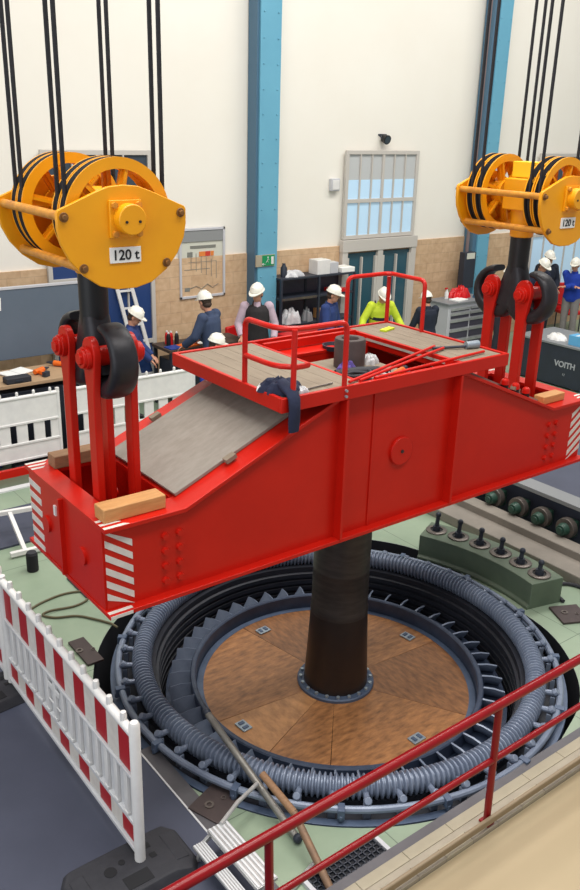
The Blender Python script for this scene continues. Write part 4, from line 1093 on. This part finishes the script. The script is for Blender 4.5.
    for zz_, ex in ((.05,0),(.064,0)):
        rings.append([((.133+(.06*max(0,math.cos(2*PI*j/32))**1.5))*math.cos(2*PI*j/32)-.004, .114*math.sin(2*PI*j/32), zz_-.012*max(0,math.cos(2*PI*j/32))) for j in range(32)])
    bb.loft(rings); bo = place(bb).build('hat_brim','helmet',hat)
    bb = MB(); bb.tube([(-.1,0,.14),(-.04,0,.176),(.04,0,.178),(.1,0,.135)],[(.008,.02)]*4,10,ref=(0,0,1)); place(bb).build('hat_ridge','helmet',hat)
    # clothes
    b = MB(); spine(b,.03)
    if not vest:
        for s in (1,-1): arm(b,s,.024,.95)
    else:
        for s in (1,-1): b.ball(sh[s],(.074,)*3,12)
    b.tube([T(-.015,0,.50),T(-.012,0,.58)],[.082,.066],14)
    o = b.build('jacket' if not vest else 'vest', jacket, t, remesh=.012, smooth=3); o.scale = (k,k,k)
    if vest:
        b = MB()
        for s in (1,-1): arm(b,s,.02,.95)
        b.tube([T(.06,0,.30),T(.075,0,.45),T(.02,0,.57)],[(.05,.03),(.05,.045),(.06,.06)],10)
        o = b.build('shirt', sleeve, t, remesh=.012, smooth=2); o.scale = (k,k,k)
    if extra: 
        o = extra(T, arms); o.parent = t; o.scale = (k,k,k)
    b = MB(); 
    for s in (1,-1): leg(b,s,.02,.97)
    b.ball(hip+V(0,0,.0),(.125,.175,.12),16)
    o = b.build('trousers', trousers, t, remesh=.012, smooth=3); o.scale = (k,k,k)
    for s in (1,-1):
        an = legs[s][2]; b = MB(); z0 = an.z-.085
        b.tube([V(an.x-.055,an.y,z0+.05),V(an.x+.03,an.y,z0+.052),V(an.x+.13,an.y+s*.012,z0+.036),V(an.x+.185,an.y+s*.016,z0+.028)],[(.05,.04),(.052,.044),(.036,.046),(.02,.03)],12,ref=(0,0,1))
        b.box((an.x+.06,an.y+s*.006,z0+.008),(.25,.085,.016)); o = b.build('shoe','shoe',t); o.scale = (k,k,k)
    return t
def hivis_extra(T, arms):
    b = MB()
    for z in (.12,.3): b.tube([T(.01,0,z-.03),T(.01,0,z+.03)],[(.196,.15)]*2,18,ref=(0,1,0))
    b.tube([T(.02,0,-.02),T(.01,0,.1)],[(.194,.15)]*2,18,ref=(0,1,0))
    return b.build('dark_panels','navy2')
D2 = rad
person((1.47,6.75,0),D2(-35),'man in a navy jacket and white helmet beside the ladder, looking down',1.78,.1,((.34,.1,1.02),(.34,-.1,1.0)),(.45,-.1),'blue_cloth',trousers='darktrous')
person((2.80,6.42,0),D2(118),'man in a slate blue suit seen from behind, leaning on the brown table',1.93,.16,((.36,.25,1.02),(.36,-.2,1.02)),(.1,-.3),'suit',trousers='greytrous')
person((3.86,6.75,0),D2(-120),'man in a black vest and pale lilac shirt facing the platform',1.93,.05,((.2,.25,.98),(.25,-.25,1.02)),(.25,-.6),'vest',sleeve='lilac',trousers='darktrous',vest=True)
person((2.46,5.98,0),D2(-75),'seated man in a royal blue jacket, only his white helmet above the platform edge',1.86,.1,((.35,.15,.75),(.35,-.15,.75)),(.2,.9),'royal',trousers='darktrous',sit=True)
t = thing('stool',(2.46,5.98,0),'low round stool under the seated man in blue','stool')
MB().cyl((0,0,.36),(0,0,.40),.17,n=24).build('seat','dark',t,bevel=.008)
for k in range(4): MB().cyl((.13*math.cos(PI/4+k*PI/2),.13*math.sin(PI/4+k*PI/2),0),(.1*math.cos(PI/4+k*PI/2),.1*math.sin(PI/4+k*PI/2),.36),.014,n=8).build('leg','steel',t)
person((5.12,6.45,0),D2(-60),'man in a blue work jacket standing in front of the storage rack',1.84,.12,((.3,.2,1.0),(.3,-.2,1.0)),(.2,.2),'blue_cloth',trousers='darktrous')
person((6.3,6.4,0),D2(-110),'man in a yellow hi-vis jacket bending forward behind the far railing',1.78,.3,((.3,.42,.98),(.3,-.42,.98)),(.35,0),'hivis',trousers='darktrous',extra=hivis_extra)
person((7.02,5.8,0),D2(80),'man in a dark navy sweater with his back turned, right of the hi-vis man',1.65,.12,((.25,.3,.92),(.25,-.25,.92)),(.15,.2),'navy2',trousers='darktrous')
person((9.62,6.3,0),D2(-60),'man in blue half hidden by the far prong of the right hook',1.83,.1,((.28,.2,1.05),(.28,-.2,1.05)),(.25,0),'blue_cloth',trousers='darktrous')
person((11.15,6.6,0),D2(-100),'man in a dark navy jacket looking down, just right of the black hook shank',1.89,.12,((.25,.15,1.05),(.25,-.15,1.05)),(.45,.2),'navy',trousers='darktrous')
person((12.25,7.2,0),D2(-115),'man in a dark jacket between the two others at the right window',1.89,.05,((.2,.2,1.0),(.22,-.2,1.0)),(.2,.1),'navy2',trousers='darktrous')
person((12.35,6.5,0),D2(-160),'man in a royal blue sweater and grey trousers with folded arms',1.81,.04,((.26,-.12,1.2),(.26,.12,1.22)),(.2,.0),'royal',trousers='greytrous')

# ------------------------------------------------------------------ light
def area(name, loc, size, energy, col=(1,.97,.92), rot=(0,0,0), sy=None):
    d = bpy.data.lights.new(name,'AREA'); d.energy = energy; d.color = col; d.shape = 'RECTANGLE'; d.size = size; d.size_y = sy or size
    o = bpy.data.objects.new(name,d); COL.objects.link(o); o.location = loc; o.rotation_euler = rot; return o
area('hall_lamp_row_a',(-1.0,0.0,12),9,820,sy=2)
area('hall_lamp_row_b',(8,2.4,12),13,1080,sy=2)
area('hall_lamp_row_c',(0,-5,12),10,760,sy=2)
area('side_daylight',(-8.5,-2.5,6),9,330,(.92,.96,1),(0,rad(-68),0),sy=6)
w = bpy.data.worlds.new('hall_air'); S.world = w; w.use_nodes = True
w.node_tree.nodes['Background'].inputs['Color'].default_value = (.93,.96,1,1); w.node_tree.nodes['Background'].inputs['Strength'].default_value = .42

# ------------------------------------------------------------------ camera
cam = bpy.data.cameras.new('camera'); co = bpy.data.objects.new('camera',cam); COL.objects.link(co)
yaw, pit, rol, f = .9104, .3596, .0285, 853.42
fw = V(math.cos(yaw)*math.cos(pit), math.sin(yaw)*math.cos(pit), -math.sin(pit)); r = V(math.sin(yaw),-math.cos(yaw),0); u = r.cross(fw)
r, u = r*math.cos(rol)+u*math.sin(rol), u*math.cos(rol)-r*math.sin(rol)
mw = Matrix((r,u,-fw)).transposed().to_4x4(); mw.translation = (-4.354,-4.838,4.44); co.matrix_world = mw
cam.sensor_fit = 'VERTICAL'; cam.sensor_height = 36; cam.lens = f/890*36; cam.clip_end = 100
S.camera = co
S.view_settings.view_transform = 'Standard'; S.view_settings.look = 'None'; S.view_settings.gamma = 1; S.view_settings.use_curve_mapping = False
S.view_settings.exposure = -0.08
